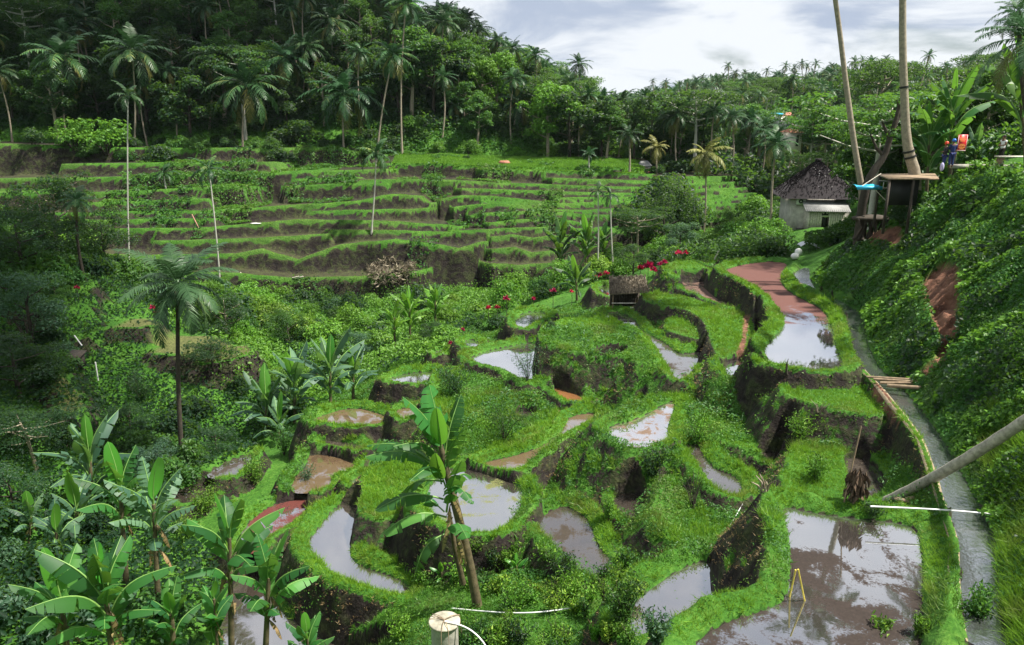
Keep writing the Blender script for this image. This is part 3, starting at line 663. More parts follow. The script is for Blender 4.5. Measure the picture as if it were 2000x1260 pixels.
def clump_crown(mb, blobs, n, size, asp=.6, flat=1.0, r=rng, updir=.35):
    """leaves on and in a set of ellipsoids (centre, radius), facing outwards and up"""
    w = np.array([b[1] ** 2 for b in blobs]); cnt = (n * w / w.sum()).astype(int)
    for (c, rad), k in zip(blobs, cnt):
        if k < 3: continue
        D = rand_dirs(k, r); D[:, 2] = np.where(D[:, 2] < -.35, -D[:, 2], D[:, 2])
        q = rad * (1 - .45 * r.random((k, 1)) ** 2.2) * (1 + .22 * np.sin(D[:, :1] * 7 + c[0] * 3) * np.cos(D[:, 1:2] * 6 + c[1]))
        P = np.array(c) + D * q * np.array([1, 1, flat])
        Nn = unit(D * np.array([1, 1, 1 / max(flat, .3)]) * .8 + rand_dirs(k, r) * .75 + np.array([0, 0, updir]))
        leaf_cards(mb, P, Nn, size * (.65 + .7 * r.random(k)), asp, np.clip(r.random(k) * .7 + .3 * r.random(), 0, 1), r=r)
def tree_mesh(seed, h, cr, leaf, nleaf, style='round', trunk_mat=None, leaf_mat=None, trunk_r=None):
    """returns (trunk mesh, crown mesh), base at origin"""
    r = np.random.default_rng(seed); tb = MB(); cb = MB(); tr = trunk_r or h * .018 + .05
    lean = r.normal(size=2) * .04 * h; blobs = []
    if style == 'umbrella': f0 = .62; nl = 9
    elif style == 'tall': f0 = .35; nl = 9
    elif style == 'bare': f0 = .4; nl = 7
    else: f0 = .3; nl = 8
    zt = np.linspace(0, 1, 7); top = h * (.8 if style != 'umbrella' else .86)
    P = np.stack([lean[0] * zt ** 1.5 + .05 * np.sin(zt * 5 + seed), lean[1] * zt ** 1.5, zt * top - .5 * (zt == 0)], 1)
    tb.tube(P, tr * (1 - .65 * zt), 7)
    for i in range(nl):
        f = f0 + (1 - f0) * (i + .5) / nl * .95; a = i * 2.4 + r.random(); L = cr * (.55 + .5 * r.random()) * (1 if style in ('umbrella', 'bare') else (1.15 - .65 * abs(f - .55)))
        s = np.array([np.interp(f, zt, P[:, 0]), np.interp(f, zt, P[:, 1]), f * top])
        upk = .9 if style == 'bare' else (.28 if style == 'umbrella' else .5)
        e = s + np.array([math.cos(a) * L, math.sin(a) * L, L * upk * (.7 + .6 * r.random())])
        mid = (s + e) / 2 + np.array([0, 0, -.06 * L])
        tb.tube(np.array([s, mid, e]), [tr * .45, tr * .3, tr * .1], 5)
        nb = 3 if style != 'umbrella' else 4
        for q in range(nb):
            t = .55 + .5 * q / nb; c = s + (e - s) * t + r.normal(size=3) * cr * np.array([.2, .2, .1])
            if style == 'umbrella': blobs.append((c + np.array([0, 0, .1 * cr]), cr * (.26 + .14 * r.random())))
            else: blobs.append((c, cr * (.24 + .20 * r.random())))
    blobs.append((P[-1] + np.array([0, 0, cr * .15]), cr * .42))
    clump_crown(cb, blobs, nleaf, leaf, .6, .36 if style == 'umbrella' else (.85 if style != 'bare' else .5), r)
    return tb.mesh('trunk', M[trunk_mat or 'bark_dark'], True), cb.mesh('crown', M[leaf_mat or 'leaf_dark'])
def bush_mesh(seed, rad, h, leaf, n, lm):
    r = np.random.default_rng(seed); cb = MB(); sb = MB(); blobs = []
    for i in range(11):
        a = r.random() * 6.28; q = rad * r.random() ** .6 * .8; zz = h * (.25 + .6 * r.random() * (1 - (q / rad) ** 2))
        c = np.array([math.cos(a) * q, math.sin(a) * q, zz]); blobs.append((c, rad * (.28 + .22 * r.random())))
        if i < 6: sb.tube(np.array([[0, 0, -.2], [c[0] * .4, c[1] * .4, c[2] * .5], c]), [.05, .035, .01], 5)
    clump_crown(cb, blobs, n, leaf, .55, .85, r, .5)
    return sb.mesh('stem', M['bark_dark'], True), cb.mesh('foliage', M[lm])
def frond(mb, ang, el, L, nl, r, droop=1.0, lw=.1, ll=1.0, rib=True, org=(0, 0, 0), hang=.55):
    """one pinnate leaf: rachis leaves the crown at azimuth ang, elevation el and arches over"""
    n = 9; t = np.linspace(0, 1, n); e = el - droop * (t ** 1.3) * 1.5
    ds = L / (n - 1); pts = [np.zeros(3)]
    for i in range(1, n):
        pts.append(pts[-1] + ds * np.array([math.cos(ang) * math.cos(e[i]), math.sin(ang) * math.cos(e[i]), math.sin(e[i])]))
    P = np.array(pts) + np.array(org); T = unit(np.gradient(P, axis=0)); side = np.array([-math.sin(ang), math.cos(ang), 0]); rv = r.random()
    if rib: mb.tube(P, np.linspace(.045, .008, n) * L / 4, 4, False, rnd=min(1, .45 + rv * .5))
    s = np.linspace(.14, .99, nl); Pi = np.stack([np.interp(s, t, P[:, k]) for k in range(3)], 1); Ti = unit(np.stack([np.interp(s, t, T[:, k]) for k in range(3)], 1))
    for sg in (-1, 1):
        ln = ll * L * .23 * np.sin(np.clip(s * 1.02, 0, 1) * math.pi * .86 + .35) ** .7 * (.85 + .3 * r.random(nl)); ln = np.maximum(ln, .12 * L * .3)
        up = np.cross(Ti, side * sg * -1); up = np.where(up[:, 2:3] < 0, -up, up)
        D = unit(side * sg * .85 + Ti * .55 + up * .12 + r.normal(size=(nl, 3)) * .07); D[:, 2] -= hang * (.4 + .6 * r.random(nl)); D = unit(D)
        tip = Pi + D * ln[:, None]; tip[:, 2] -= hang * ln * .35; mid = Pi + D * ln[:, None] * .5 + up * .02; wv = Ti * lw * .5
        V = np.stack([Pi - wv * .6, Pi + wv * .6, mid + wv, mid - wv, tip], 1).reshape(-1, 3); i = np.arange(nl) * 5
        cc = np.repeat(np.clip(rv * .6 + .35 * r.random(nl), 0, 1), 5)
        mb.add(V, np.stack([i, i + 1, i + 2, i + 3], 1), cc); mb.n -= len(V); mb.v.pop() if False else None
        mb.n += len(V)
        base = mb.n - len(V)
        F2 = np.stack([i + 3, i + 2, i + 4], 1)
        mb.f.append(F2 + base); mb.mi.append(np.full(len(F2), mb.cur))
def palm_crown(seed, L=3.6, nf=22, nl=18, lw=.16, mats='frond', droop=1.0, hang=.55, emin=-.5, old=3):
    r = np.random.default_rng(seed); mb = MB()
    ms = [M[mats], M['frond_yellow']]
    for i in range(nf):
        f = i / (nf - 1); el = 1.35 - (1.35 - emin) * f ** .85 + r.normal() * .12
        mb.cur = 1 if i >= nf - old else 0
        frond(mb, i * 2.399 + r.normal() * .15, el, L * (.8 + .3 * r.random()) * (.75 if f < .1 else 1), nl, r, droop * (.6 + .5 * f), lw, hang=hang * (.6 + .8 * f))
    mb.cur = 0
    mb.ellipsoid((0, 0, -.05), (.18 * L / 3.6, .18 * L / 3.6, .35), 7, 5, rnd=.6)
    return mb.mesh('crown', ms)
def banana_leaf(mb, base, tip, width, r, arch=.25, tears=6, n=15, roll=0.0, fold=.5, side=None, petiole=.14):
    """a paddle leaf along an arched midrib, split by tears between the veins; slot 0 blade, 1 midrib"""
    base = np.array(base, float); tip = np.array(tip, float); L = np.linalg.norm(tip - base); t = np.linspace(0, 1, n)
    up = np.array([0, 0, 1.0]); ax = unit(tip - base); perp = unit(up - ax * np.dot(up, ax) + 1e-6)
    P = base + (tip - base) * t[:, None] + perp * (arch * L * np.sin(t * math.pi) * (1 - .15 * t))[:, None]
    T = unit(np.gradient(P, axis=0)); S = unit(np.cross(T, up + perp * .01)) if side is None else unit(np.array(side) - T * (T @ np.array(side))[:, None])
    Nn = np.cross(S, T); Nn = np.where(Nn[:, 2:3] < 0, -Nn, Nn) if side is None else Nn
    mb.cur = 1; mb.tube(P, np.linspace(.032, .006, n) * L / 2, 5, False, rnd=.6); mb.cur = 0
    s = np.clip((t - petiole) / (1 - petiole), 0, 1); w = width * .5 * (np.sin(np.clip(s, 0, 1) ** .75 * math.pi) ** .5) * (s > 0)
    w[-1] = 0
    rv = r.random()
    for sg in (-1, 1):
        cut = set(r.choice(np.arange(3, n - 1), size=min(tears, n - 4), replace=False)) if tears else set()
        tilt = fold * (.8 + .4 * r.random()); k0 = 0
        for k in range(n - 1):
            if k + 1 in cut or k == n - 2:
                ii = np.arange(k0, k + 2); dt = tilt + r.normal() * (.22 if tears else .03); 
                edge = P[ii] + (S[ii] * sg * math.cos(dt) - Nn[ii] * math.sin(dt)) * w[ii][:, None]
                edge = edge + T[ii] * w[ii][:, None] * .25
                if tears:               # a narrow gap at each tear
                    edge[-1] -= T[k + 1] * L / n * .35 * r.random() if k != n - 2 else 0
                    edge[0] += T[k0] * L / n * .2 * r.random()
                midl = (P[ii] + edge) * .5 + Nn[ii] * (w[ii] * .10)[:, None]
                m = len(ii); V = np.vstack([P[ii], midl, edge]); q = np.arange(m - 1)
                F = np.vstack([np.stack([q, q + 1, m + q + 1, m + q], 1), np.stack([m + q, m + q + 1, 2 * m + q + 1, 2 * m + q], 1)])
                mb.add(V, F, np.clip(np.concatenate([np.full(m, rv), np.full(m, rv) + .1, np.full(m, rv) - .05]), 0, 1)); k0 = k + 1
def banana_crown(seed, L=2.0, nl=8, w=.55, tears=6, mb=None, org=(0, 0, 0), emin=-.5, n=13):
    r = np.random.default_rng(seed); mb = mb or MB()
    for i in range(nl):
        f = i / max(nl - 1, 1); el = 1.4 - (1.4 - emin) * f + r.normal() * .1; a = i * 2.4 + r.random() * .5; l = L * (.75 + .4 * r.random())
        d = np.array([math.cos(a) * math.cos(el), math.sin(a) * math.cos(el), math.sin(el)])
        banana_leaf(mb, np.array(org) + [0, 0, -.15 * f], np.array(org) + d * l, w * (.8 + .3 * r.random()), r, .06 + .28 * f, tears if f > .15 else 0, n)
    return mb
BANANA_MATS = lambda: [M['banana'], M['banana_rib']]

# ---- shared meshes
FAR = dict(
  round=[tree_mesh(100 + i, 11, 3.6, .42, 3300, 'round', 'bark_dark', 'leaf_dark') for i in range(3)] + [tree_mesh(110 + i, 10, 3.4, .42, 3300, 'round', 'bark_pale', 'leaf_mid') for i in range(2)],
  tall=[tree_mesh(120 + i, 15, 3.6, .42, 3800, 'tall', 'bark_pale', ('leaf_mid', 'leaf_dark')[i % 2]) for i in range(3)],
  umb=[tree_mesh(130 + i, 13, 5.2, .34, 4600, 'umbrella', 'bark_white', ('leaf_mid', 'leaf_dark', 'leaf_dark')[i]) for i in range(3)],
  bright=[tree_mesh(140 + i, 10, 3.3, .40, 3000, 'round', 'bark_pale', ('leaf_bright', 'leaf_yellow')[i]) for i in range(2)],
  bare=[tree_mesh(150, 12, 4.2, .30, 1300, 'bare', 'bark_white', 'leaf_mid')])
PALMS = [palm_crown(200 + i, 3.6, 22, 17, .17, 'frond', 1.0, .5) for i in range(4)]
PALM_Y = [palm_crown(210 + i, 3.6, 20, 17, .17, 'frond_yellow', 1.15, .8, -.9, 4) for i in range(1)]
PALM_FAR = [palm_crown(220 + i, 3.6, 15, 11, .26, 'frond', 1.0, .5, -.5, 2) for i in range(2)]
ARECA = [palm_crown(230 + i, 1.9, 10, 13, .13, 'frond', 1.15, .6, -.3, 0) for i in range(2)]
BUSH = {k: [bush_mesh(300 + 10 * j + i, 1.5, 1.9, lf, 1500, k) for i in range(2)] for j, (k, lf) in enumerate([('leaf_mid', .20), ('leaf_shaded', .22), ('leaf_bright', .17), ('leaf_yellow', .18), ('leaf_dark', .22), ('leaf_grey', .20)])}

def thing_from(name, meshes, parts, loc, rz, sc, label, cat, group=None):
    e = empty(name, loc, label, cat, group, rz, 1.0); e.scale = (sc, sc, sc) if np.isscalar(sc) else sc
    for me_, pn in zip(meshes, parts):
        c = bpy.data.objects.new(pn, me_); COL.objects.link(c); c.parent = e
    return e
def palm(uc, vc, D, rpx, label, crown=None, base=None, group=None, name='coconut_palm', trunk='bark_pale', thick=.16, cat='palm tree', L0=3.6, bow=.04, P=None):
    """crown heart at pixel (uc, vc) at distance D; trunk down to the ground (base pixel column ub at the same distance)"""
    C = on_d(uc, vc, D) if P is None else np.array(P, float)
    if base is not None:
        ub, vb = base; q = on_d(ub, vb, D); bx, by = q[0], D
        if vb > 0: by = D
        B = np.array([q[0], D, ground_z(q[0], D)])
    else: B = np.array([C[0] + random.uniform(-.6, .6), C[1] + random.uniform(-.4, .4), 0]); B[2] = ground_z(B[0], B[1])
    if C[2] - B[2] < 1.5: B[2] = C[2] - 1.5
    sc = D * rpx / FPX / (L0 * .92)
    e = empty(name, B, label, cat, group); t = np.linspace(0, 1, 9); d = C - B; h = d[2]
    Q = np.outer(t, d); Q[:, 0] += np.sin(t * math.pi) * bow * h * random.choice((-1, 1)); Q[0, 2] -= .4
    mb = MB(); k = thick * (1 - .35 * t); k[0] *= 1.45; mb.tube(Q, k, 7); mb.build('trunk', M[trunk], e, True)
    cr = bpy.data.objects.new('crown', crown or random.choice(PALMS)); COL.objects.link(cr); cr.parent = e; cr.location = d
    cr.rotation_euler = (random.uniform(-.1, .1), random.uniform(-.1, .1), random.random() * 6.28); cr.scale = (sc, sc, sc * random.uniform(.92, 1.08))
    return e
# ------------------------------------------------------------------ forests
SKY = np.array([(-200,-120),(700,-60),(745,-5),(800,-15),(840,25),(880,5),(930,48),(1000,80),(1060,100),(1090,128),(1130,128),(1150,165),(1180,188),(1250,182),(1300,162),(1400,147),(1500,140),(1600,140),(1650,118),(1700,96),(1760,112),(1800,130),(1900,110),(2000,60),(2300,20)], float)
def fits(x, y, z, h, r):             # tallest allowed height so that the crown stays below the photo's skyline
    u, v = project(np.array([x, y, z + h])); vs = np.interp(u, SKY[:, 0], SKY[:, 1])
    if v >= vs: return h
    top = on_d(u, vs, y)[2]; return max(top - z, 0)
def visible_px(u, v, m=60): return -m < u < 2000 + m and v < 1330
placed = []
def scatter_world(x0, x1, y0, y1, gap, ok, jit=.45):
    out = []
    for yy in np.arange(y0, y1, gap):
        for xx in np.arange(x0, x1, gap):
            x = xx + random.uniform(-jit, jit) * gap; y = yy + random.uniform(-jit, jit) * gap; z = float(ground_z(x, y))
            if ok(x, y, z): out.append((x, y, z))
    return out
def edge_y(x):                       # where the forest on the far side starts (behind the top terrace)
    return np.interp(x, [-95, -25, -22, -3, 3, 20, 27, 40], [131, 131, 133, 132, 130, 127, 118, 104])
def forest(points, mix, group, hs, label, near_first=True, lo=3.0):
    points.sort(key=lambda p: p[1]); n = 0
    for x, y, z in points:
        kind = random.choices([m[0] for m in mix], [m[1] for m in mix])[0]
        h = random.uniform(*hs) * (1.25 if kind in ('tall', 'umb') else 1); h2 = fits(x, y, z, h, 3)
        if h2 < lo: continue
        h = min(h, h2 * random.uniform(.86, 1.0)) if h2 < h else h
        u, v = project(np.array([x, y, z + h]))
        ub, vb = project(np.array([x, y, z]))
        if not (visible_px(u, v, 70)) or vb < -20: continue
        n += 1
        if kind == 'palm':
            palm(0, 0, y, 3.4 * FPX / y * random.uniform(.8, 1.15), label['palm'], group=group + ', palms', P=(x, y, z + h * .95), crown=random.choice(PALMS if y < 190 else PALM_FAR), thick=.15)
        else:
            ms = random.choice(FAR[kind]); h0 = {'round': 11, 'tall': 15, 'umb': 14, 'bright': 10, 'bare': 13}[kind]; s = h / h0
            nm = {'umb': 'umbrella_tree', 'bare': 'sparse_tree'}.get(kind, 'leafy_tree')
            wsc = s * random.uniform(.9, 1.25) if h2 > 5 else s * 1.3
            thing_from(nm, ms, ('trunk', 'crown'), (x, y, z - .3), random.random() * 6.28, (wsc, wsc, s), label[kind], 'tree', group + ', ' + kind + ' trees')
    return n
def labels(where):
    return {'round': 'rounded dense dark green tree ' + where, 'tall': 'tall narrow leafy tree ' + where, 'umb': 'spreading flat topped tree ' + where,
            'bright': 'fresh light green rounded tree ' + where, 'bare': 'sparse tree with pale forking limbs ' + where, 'palm': 'coconut palm with drooping fronds ' + where}
cnt = 0
pts = scatter_world(-128, -14, 131, 203, 5.9, lambda x, y, z: y > edge_y(x) + 1)
cnt += forest(pts, [('round', 5), ('tall', 3), ('palm', 4), ('umb', 1), ('bright', .25)], 'forest on the upper left hillside', (8, 14), labels('in the shaded forest on the upper left hillside'))
pts = scatter_world(-14, 34, 127, 188, 5.0, lambda x, y, z: y > edge_y(x) + 1)
cnt += forest(pts, [('round', 4), ('tall', 3), ('palm', 4), ('bright', 2), ('umb', 1)], 'forest on the central slope', (7, 13), labels('in the sunlit forest above the bright green terrace'))
pts = scatter_world(20, 75, 96, 235, 6.9, lambda x, y, z: y > edge_y(x) + 3 and y > 100 and x > (y * .19 if y < 150 else 12))
cnt += forest(pts, [('umb', 3), ('round', 4), ('palm', 9), ('tall', 1), ('bright', .3)], 'woods on the valley side', (8, 12), labels('in the valley woods behind the dark roofed hut'))
pts = scatter_world(24, 62, 53, 100, 4.4, lambda x, y, z: x > y * .40 + 4 + max(0, 60 - y) * .3 and not (66 < y < 86 and x < 40))
cnt += forest(pts, [('round', 4), ('umb', 3), ('palm', 1), ('tall', 1)], 'trees behind the path', (6, 10), labels('behind the path on the right side'))
pts = scatter_world(10, 190, 235, 400, 11, lambda x, y, z: True)
cnt += forest(pts, [('round', 4), ('umb', 2), ('palm', 9)], 'trees on the far ridge', (13, 20), labels('on the far ridge under the clouds'), lo=6)
print('forest trees', cnt)
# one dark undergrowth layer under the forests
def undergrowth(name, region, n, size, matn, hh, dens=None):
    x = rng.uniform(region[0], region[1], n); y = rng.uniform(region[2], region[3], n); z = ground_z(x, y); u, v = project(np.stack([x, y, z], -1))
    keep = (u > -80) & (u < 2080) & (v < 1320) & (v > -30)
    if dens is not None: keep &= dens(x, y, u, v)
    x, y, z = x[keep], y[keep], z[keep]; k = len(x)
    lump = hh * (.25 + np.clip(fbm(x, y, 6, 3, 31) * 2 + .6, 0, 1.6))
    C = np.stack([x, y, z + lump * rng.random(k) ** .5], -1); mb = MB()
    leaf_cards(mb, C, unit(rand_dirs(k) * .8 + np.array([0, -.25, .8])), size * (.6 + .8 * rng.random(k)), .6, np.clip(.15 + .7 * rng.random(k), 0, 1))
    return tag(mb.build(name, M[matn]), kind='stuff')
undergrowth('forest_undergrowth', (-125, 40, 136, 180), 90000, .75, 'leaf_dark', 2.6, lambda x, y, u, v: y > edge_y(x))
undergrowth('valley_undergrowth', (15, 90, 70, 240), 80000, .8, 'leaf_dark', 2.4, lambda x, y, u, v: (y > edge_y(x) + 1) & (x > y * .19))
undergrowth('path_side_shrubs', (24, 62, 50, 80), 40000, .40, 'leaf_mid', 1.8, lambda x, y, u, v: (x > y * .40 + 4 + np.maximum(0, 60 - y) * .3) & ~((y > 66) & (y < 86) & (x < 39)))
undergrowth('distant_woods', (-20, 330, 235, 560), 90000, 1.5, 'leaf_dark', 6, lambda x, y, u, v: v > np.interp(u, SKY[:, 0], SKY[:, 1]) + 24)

# ------------------------------------------------------------------ palms one can point to
PL = [ # uc, vc, D, rpx, base(u, v), label
 (258,100,131,70,(248,175),'coconut palm with yellowing lower fronds rising behind the tall thin areca palm'),
 (480,168,129,78,(473,279),'coconut palm with curled yellow green fronds standing at the top terrace edge'),
 (122,112,134,75,(122,226),'coconut palm with a pale straight trunk near the left edge of the forest'),
 (415,108,137,62,(404,212),'dark coconut palm just left of the yellow fronded palm at the forest edge'),
 (556,112,139,60,(560,240),'dark coconut palm with one long drooping pale frond, between two brighter palms'),
 (648,42,146,52,(640,112),'coconut palm high in the forest with a short leaning trunk showing'),
 (672,182,128,82,(671,282),'wide coconut palm with arching blue green fronds beside the grassy mound'),
 (768,108,128,48,(733,268),'coconut palm with a long bare trunk leaning to the right'),
 (793,8,129,46,(783,240),'tallest coconut palm with a very long straight pale trunk'),
 (866,44,146,42,(862,95),'yellow green coconut palm standing out against the sky on the central slope'),
 (1046,108,150,34,(1046,150),'coconut palm crown at the treetops left of the notch in the skyline'),
 (1130,124,146,30,(1133,160),'small palm crown at the end of the descending treeline'),
 (1012,198,138,48,(998,276),'palm with fine dark fronds at the foot of the central forest'),
 (886,205,139,40,(900,265),'palm with a thin leaning trunk above the bright green terrace'),
 (1228,262,116,30,(1227,396),'slim palm rising by the pink roofed stall'),
 (1132,236,131,30,(1131,318),'slender palm with a pale trunk at the back of the bright green terrace'),
 (1282,286,120,34,(1284,330),'pale yellow palm low among the trees right of the stall'),
 (1378,300,96,50,(1373,462),'coconut palm with hanging yellowed fronds in front of the right terraces'),
 (1516,282,76,46,(1512,402),'dark palm with a pale trunk just left of the hut roof'),
 (600,92,141,50,None,'coconut palm half hidden high behind the wide palm'),
 (160,40,150,50,None,'dim coconut palm in the darkest top left part of the forest'),
 (330,55,150,50,None,'coconut palm crown high above the yellow fronded palm'),
]
for uc, vc, D, rp, b, lab in PL:
    yel = 'yellow' in lab and ('hanging' in lab or 'pale yellow' in lab)
    palm(uc, vc, D, rp * 1.0, lab, crown=PALM_Y[0] if yel else None, base=b, thick=.17 if D > 110 else .13, bow=.02)
AR = [(250,186,92.5,30,(244,497),'tallest thin areca palm with a bare pale trunk crossing the left terraces'),
      (408,330,90,30,(425,524),'areca palm with a thin crooked trunk, right of the tallest thin one'),
      (735,300,101,32,(725,442),'areca palm standing before the dark boulder like terrace corner'),
      (320,338,112,22,(326,386),'short dark palm growing on the third terrace at the left'),
      (1168,372,80,18,(1169,470),'left one of the twin small areca palms above the thatched shelter'),
      (1192,380,80,20,(1199,532),'right one of the twin small areca palms, with the long white trunk'),
      (1150,300,118,16,(1150,360),'tiny palm in front of the long terrace wall')]
for uc, vc, D, rp, b, lab in AR:
    palm(uc, vc, D, rp * 1.4, lab, crown=random.choice(ARECA), base=b, name='areca_palm', thick=.11 if D > 85 else .09, L0=1.9, bow=.008, trunk='bark_white')
# palms silhouetted on the far ridge
for i, (u, v, rp) in enumerate([(1275,158,9),(1300,160,9),(1342,160,10),(1373,150,11),(1422,128,14),(1436,142,13),(1455,142,12),(1392,152,10),(1515,148,13),(1535,128,12),(1552,132,12),(1566,124,13),(1577,130,11),(1594,124,13),(1612,138,12),(1625,128,12),(1815,108,17),(1850,130,15),(1478,150,11),(1498,138,12)]):
    palm(u, v, 300 if u < 1700 else 170, rp, 'dark palm silhouette on the far skyline' if u < 1700 else ('palm standing alone above the treeline right of the thick trunk' if i == 16 else 'palm crown on the skyline above the red sign'), crown=PALM_FAR[i % 2], group='palms on the far skyline' if u < 1700 else None, thick=.22)
# ------------------------------------------------------------------ ground cover close by (nobody could count it)
def near_idx(x, y):
    i = np.clip(np.searchsorted(gx, x) - 1, 0, nx - 1); j = np.clip(np.searchsorted(gy, y) - 1, 0, ny - 1); return j, i
def normals(x, y):
    j, i = near_idx(x, y); n = np.stack([-gxx[j, i], -gyy[j, i], np.ones(len(x))], -1); return unit(n)
def near_points(n, x0, x1, y0, y1, d0):
    x = rng.uniform(x0, x1, n); y = rng.uniform(y0, y1, n); keep = rng.random(n) < np.minimum(1, (d0 / y) ** 1.6); return x[keep], y[keep]
ivy_m = inside(U, V, IVY_PX) & (Y > 11) & (Y < 52) & (X > 5) & (dirt < .5)
CANAL = PW['canal']
def water_clear(x, y):
    j, i = near_idx(x, y); return (KIND[j, i] != 3) & (KIND[np.minimum(j + 1, ny - 1), i] != 3) & (KIND[j, np.minimum(i + 1, nx - 1)] != 3)
# -- grass
def blades(name, n, reg, d0, want, size, matn, width=.022, lean=.5, per=5, tag_kind='stuff', rlo=0.0):
    x, y = near_points(n, *reg, d0); z = ground_z(x, y); u, v = project(np.stack([x, y, z], -1))
    keep = (u > -160) & (u < 2160) & (v < 1400) & water_clear(x, y); x, y, z, u, v = x[keep], y[keep], z[keep], u[keep], v[keep]
    j, i = near_idx(x, y); keep = want(x, y, u, v, j, i); x, y, z = x[keep], y[keep], z[keep]; k = len(x)
    patch = np.clip(.5 + fbm(x, y, 1.8, 3, 51) * 1.4, .1, 1)
    P = np.repeat(np.stack([x, y, z - .02], -1), per, 0); kk = k * per
    P[:, :2] += rng.normal(size=(kk, 2)) * .05
    nn = np.repeat(normals(x, y), per, 0); D = unit(nn * .5 + np.array([0, 0, .7]) + rng.normal(size=(kk, 3)) * lean)
    h = size * np.repeat(.45 + patch, per) * (.5 + .8 * rng.random(kk)); side = unit(np.cross(D, rng.normal(size=(kk, 3)))); w = width * (.7 + .6 * rng.random(kk)) * np.repeat(np.clip(y / 22, .8, 2.2), per)
    tip = P + D * h[:, None]; tip[:, 2] -= .25 * h
    Vv = np.stack([P - side * w[:, None] * .5, P + side * w[:, None] * .5, tip], 1).reshape(-1, 3); q = np.arange(kk) * 3
    mb = MB(); mb.add(Vv, np.stack([q, q + 1, q + 2], 1), np.repeat(np.clip(rlo + np.repeat(patch * .45, per) + .5 * rng.random(kk), 0, 1), 3)); print(name, kk)
    return tag(mb.build(name, M[matn]), kind=tag_kind)
PATHM = (dirt > .5)
blades('grass', 330000, (-16, 20, 14, 64), 26, lambda x, y, u, v, j, i: (soil[j, i] < .45) & (lush[j, i] < .5) & ~ivy_m[j, i] & (KIND[j, i] > 0) & (KIND[j, i] != 4) & ~PATHM[j, i], .19, 'grass')
blades('weedy_grass', 160000, (-16, 20, 14, 64), 24, lambda x, y, u, v, j, i: ((lush[j, i] > .5) | (KIND[j, i] == 0)) & (soil[j, i] < .4) & ~ivy_m[j, i] & ~PATHM[j, i] & (x > -9 - (y - 20) * .2), .24, 'weed', width=.028)
blades('tussock_grass', 30000, (-16, 20, 14, 60), 26, lambda x, y, u, v, j, i: (soil[j, i] < .45) & ~ivy_m[j, i] & (KIND[j, i] > 0) & (KIND[j, i] != 4) & ~PATHM[j, i] & (fbm(x, y, 1.3, 3, 141) > .0), .40, 'grass', width=.022, lean=.42, per=16)
blades('wall_tufts', 120000, (-16, 20, 14, 64), 24, lambda x, y, u, v, j, i: (soil[j, i] > .45) & (KIND[j, i] == 1) & (fbm(x, y, 1.2, 3, 61) > .05), .12, 'dry', width=.02, per=4)
blades('far_terrace_grass', 90000, (-60, 32, 86, 138), 200, lambda x, y, u, v, j, i: (KIND[j, i] == 2) & (soil[j, i] < .3) & (FARD[j, i] < 1.3), .12, 'grass', width=.05, per=3)
blades('rice_grass', 60000, (-24, 24, 110, 131), 300, lambda x, y, u, v, j, i: BRIGHT[j, i], .32, 'leaf_yellow', width=.06, per=3)
blades('far_slope_grass', 60000, (-90, 32, 84, 142), 200, lambda x, y, u, v, j, i: (KIND[j, i] == 0), .45, 'leaf_mid', width=.06, per=4)
# -- tall grass in the lower right corner and on the red bank
corner = [(1905,800),(2200,700),(2200,1400),(1975,1300),(1955,1100),(1930,950)]
blades('tall_bank_grass', 60000, (6, 20, 9, 30), 16, lambda x, y, u, v, j, i: inside(u, v, corner), .55, 'grass', width=.022, lean=.35, per=5)
# -- creepers on the bank and broad weeds on the mounds
def leafy(name, n, reg, d0, want, size, matn, lift, asp=.75, normal_w=.9):
    x, y = near_points(n, *reg, d0); z = ground_z(x, y); u, v = project(np.stack([x, y, z], -1))
    keep = (u > -160) & (u < 2200) & (v < 1420) & water_clear(x, y); x, y, z, u, v = x[keep], y[keep], z[keep], u[keep], v[keep]
    j, i = near_idx(x, y); keep = want(x, y, u, v, j, i); x, y, z = x[keep], y[keep], z[keep]; k = len(x); nn = normals(x, y)
    if k == 0: return None
    lump = np.clip(.5 + 2.2 * fbm(x, y, 1.3, 3, 71), .05, 1.5) * lift
    C = np.stack([x, y, z], -1) + nn * (lump * (.35 + .65 * rng.random(k) ** .6))[:, None] + np.array([0, 0, .02])
    Nn = unit(nn * normal_w + rng.normal(size=(k, 3)) * .55 + np.array([0, 0, .25])); mb = MB()
    sz = size * (.55 + .8 * rng.random(k)) * np.clip(y / 26, .75, 1.6)
    leaf_cards(mb, C, Nn, sz, asp, np.clip(.55 * rng.random(k) + .5 * (lump / lift - .3) * .6 + .1, 0, 1), fold=.12); print(name, k)
    return tag(mb.build(name, M[matn]), kind='stuff')
leafy('creeper_cover', 520000, (6, 36, 10, 53), 24, lambda x, y, u, v, j, i: ivy_m[j, i], .125, 'ivy', .40)
leafy('mound_weeds', 260000, (-12, 18, 14, 56), 24, lambda x, y, u, v, j, i: (lush[j, i] > .5) & (soil[j, i] < .5) & ~ivy_m[j, i], .085, 'weed', .28, .5)
leafy('wall_creepers', 160000, (-14, 18, 14, 60), 24, lambda x, y, u, v, j, i: (KIND[j, i] == 1) & (lush[j, i] < .5) & ~ivy_m[j, i] & (fbm(x, y, 2.4, 3, 81) + .25 * fbm(x, y, .5, 2, 82) > .13), .09, 'weed', .16, .6)
patch_w = lambda x, y: fbm(x, y, 1.6, 3, 101)
leafy('bank_broadleaf_patches', 260000, (6, 36, 10, 53), 24, lambda x, y, u, v, j, i: ivy_m[j, i] & (patch_w(x, y) > .07), .19, 'leaf_bright', .75, .7)
leafy('bank_dark_patches', 200000, (6, 36, 10, 53), 24, lambda x, y, u, v, j, i: ivy_m[j, i] & (fbm(x, y, 2.3, 3, 105) > .10), .17, 'leaf_dark', .8, .7)
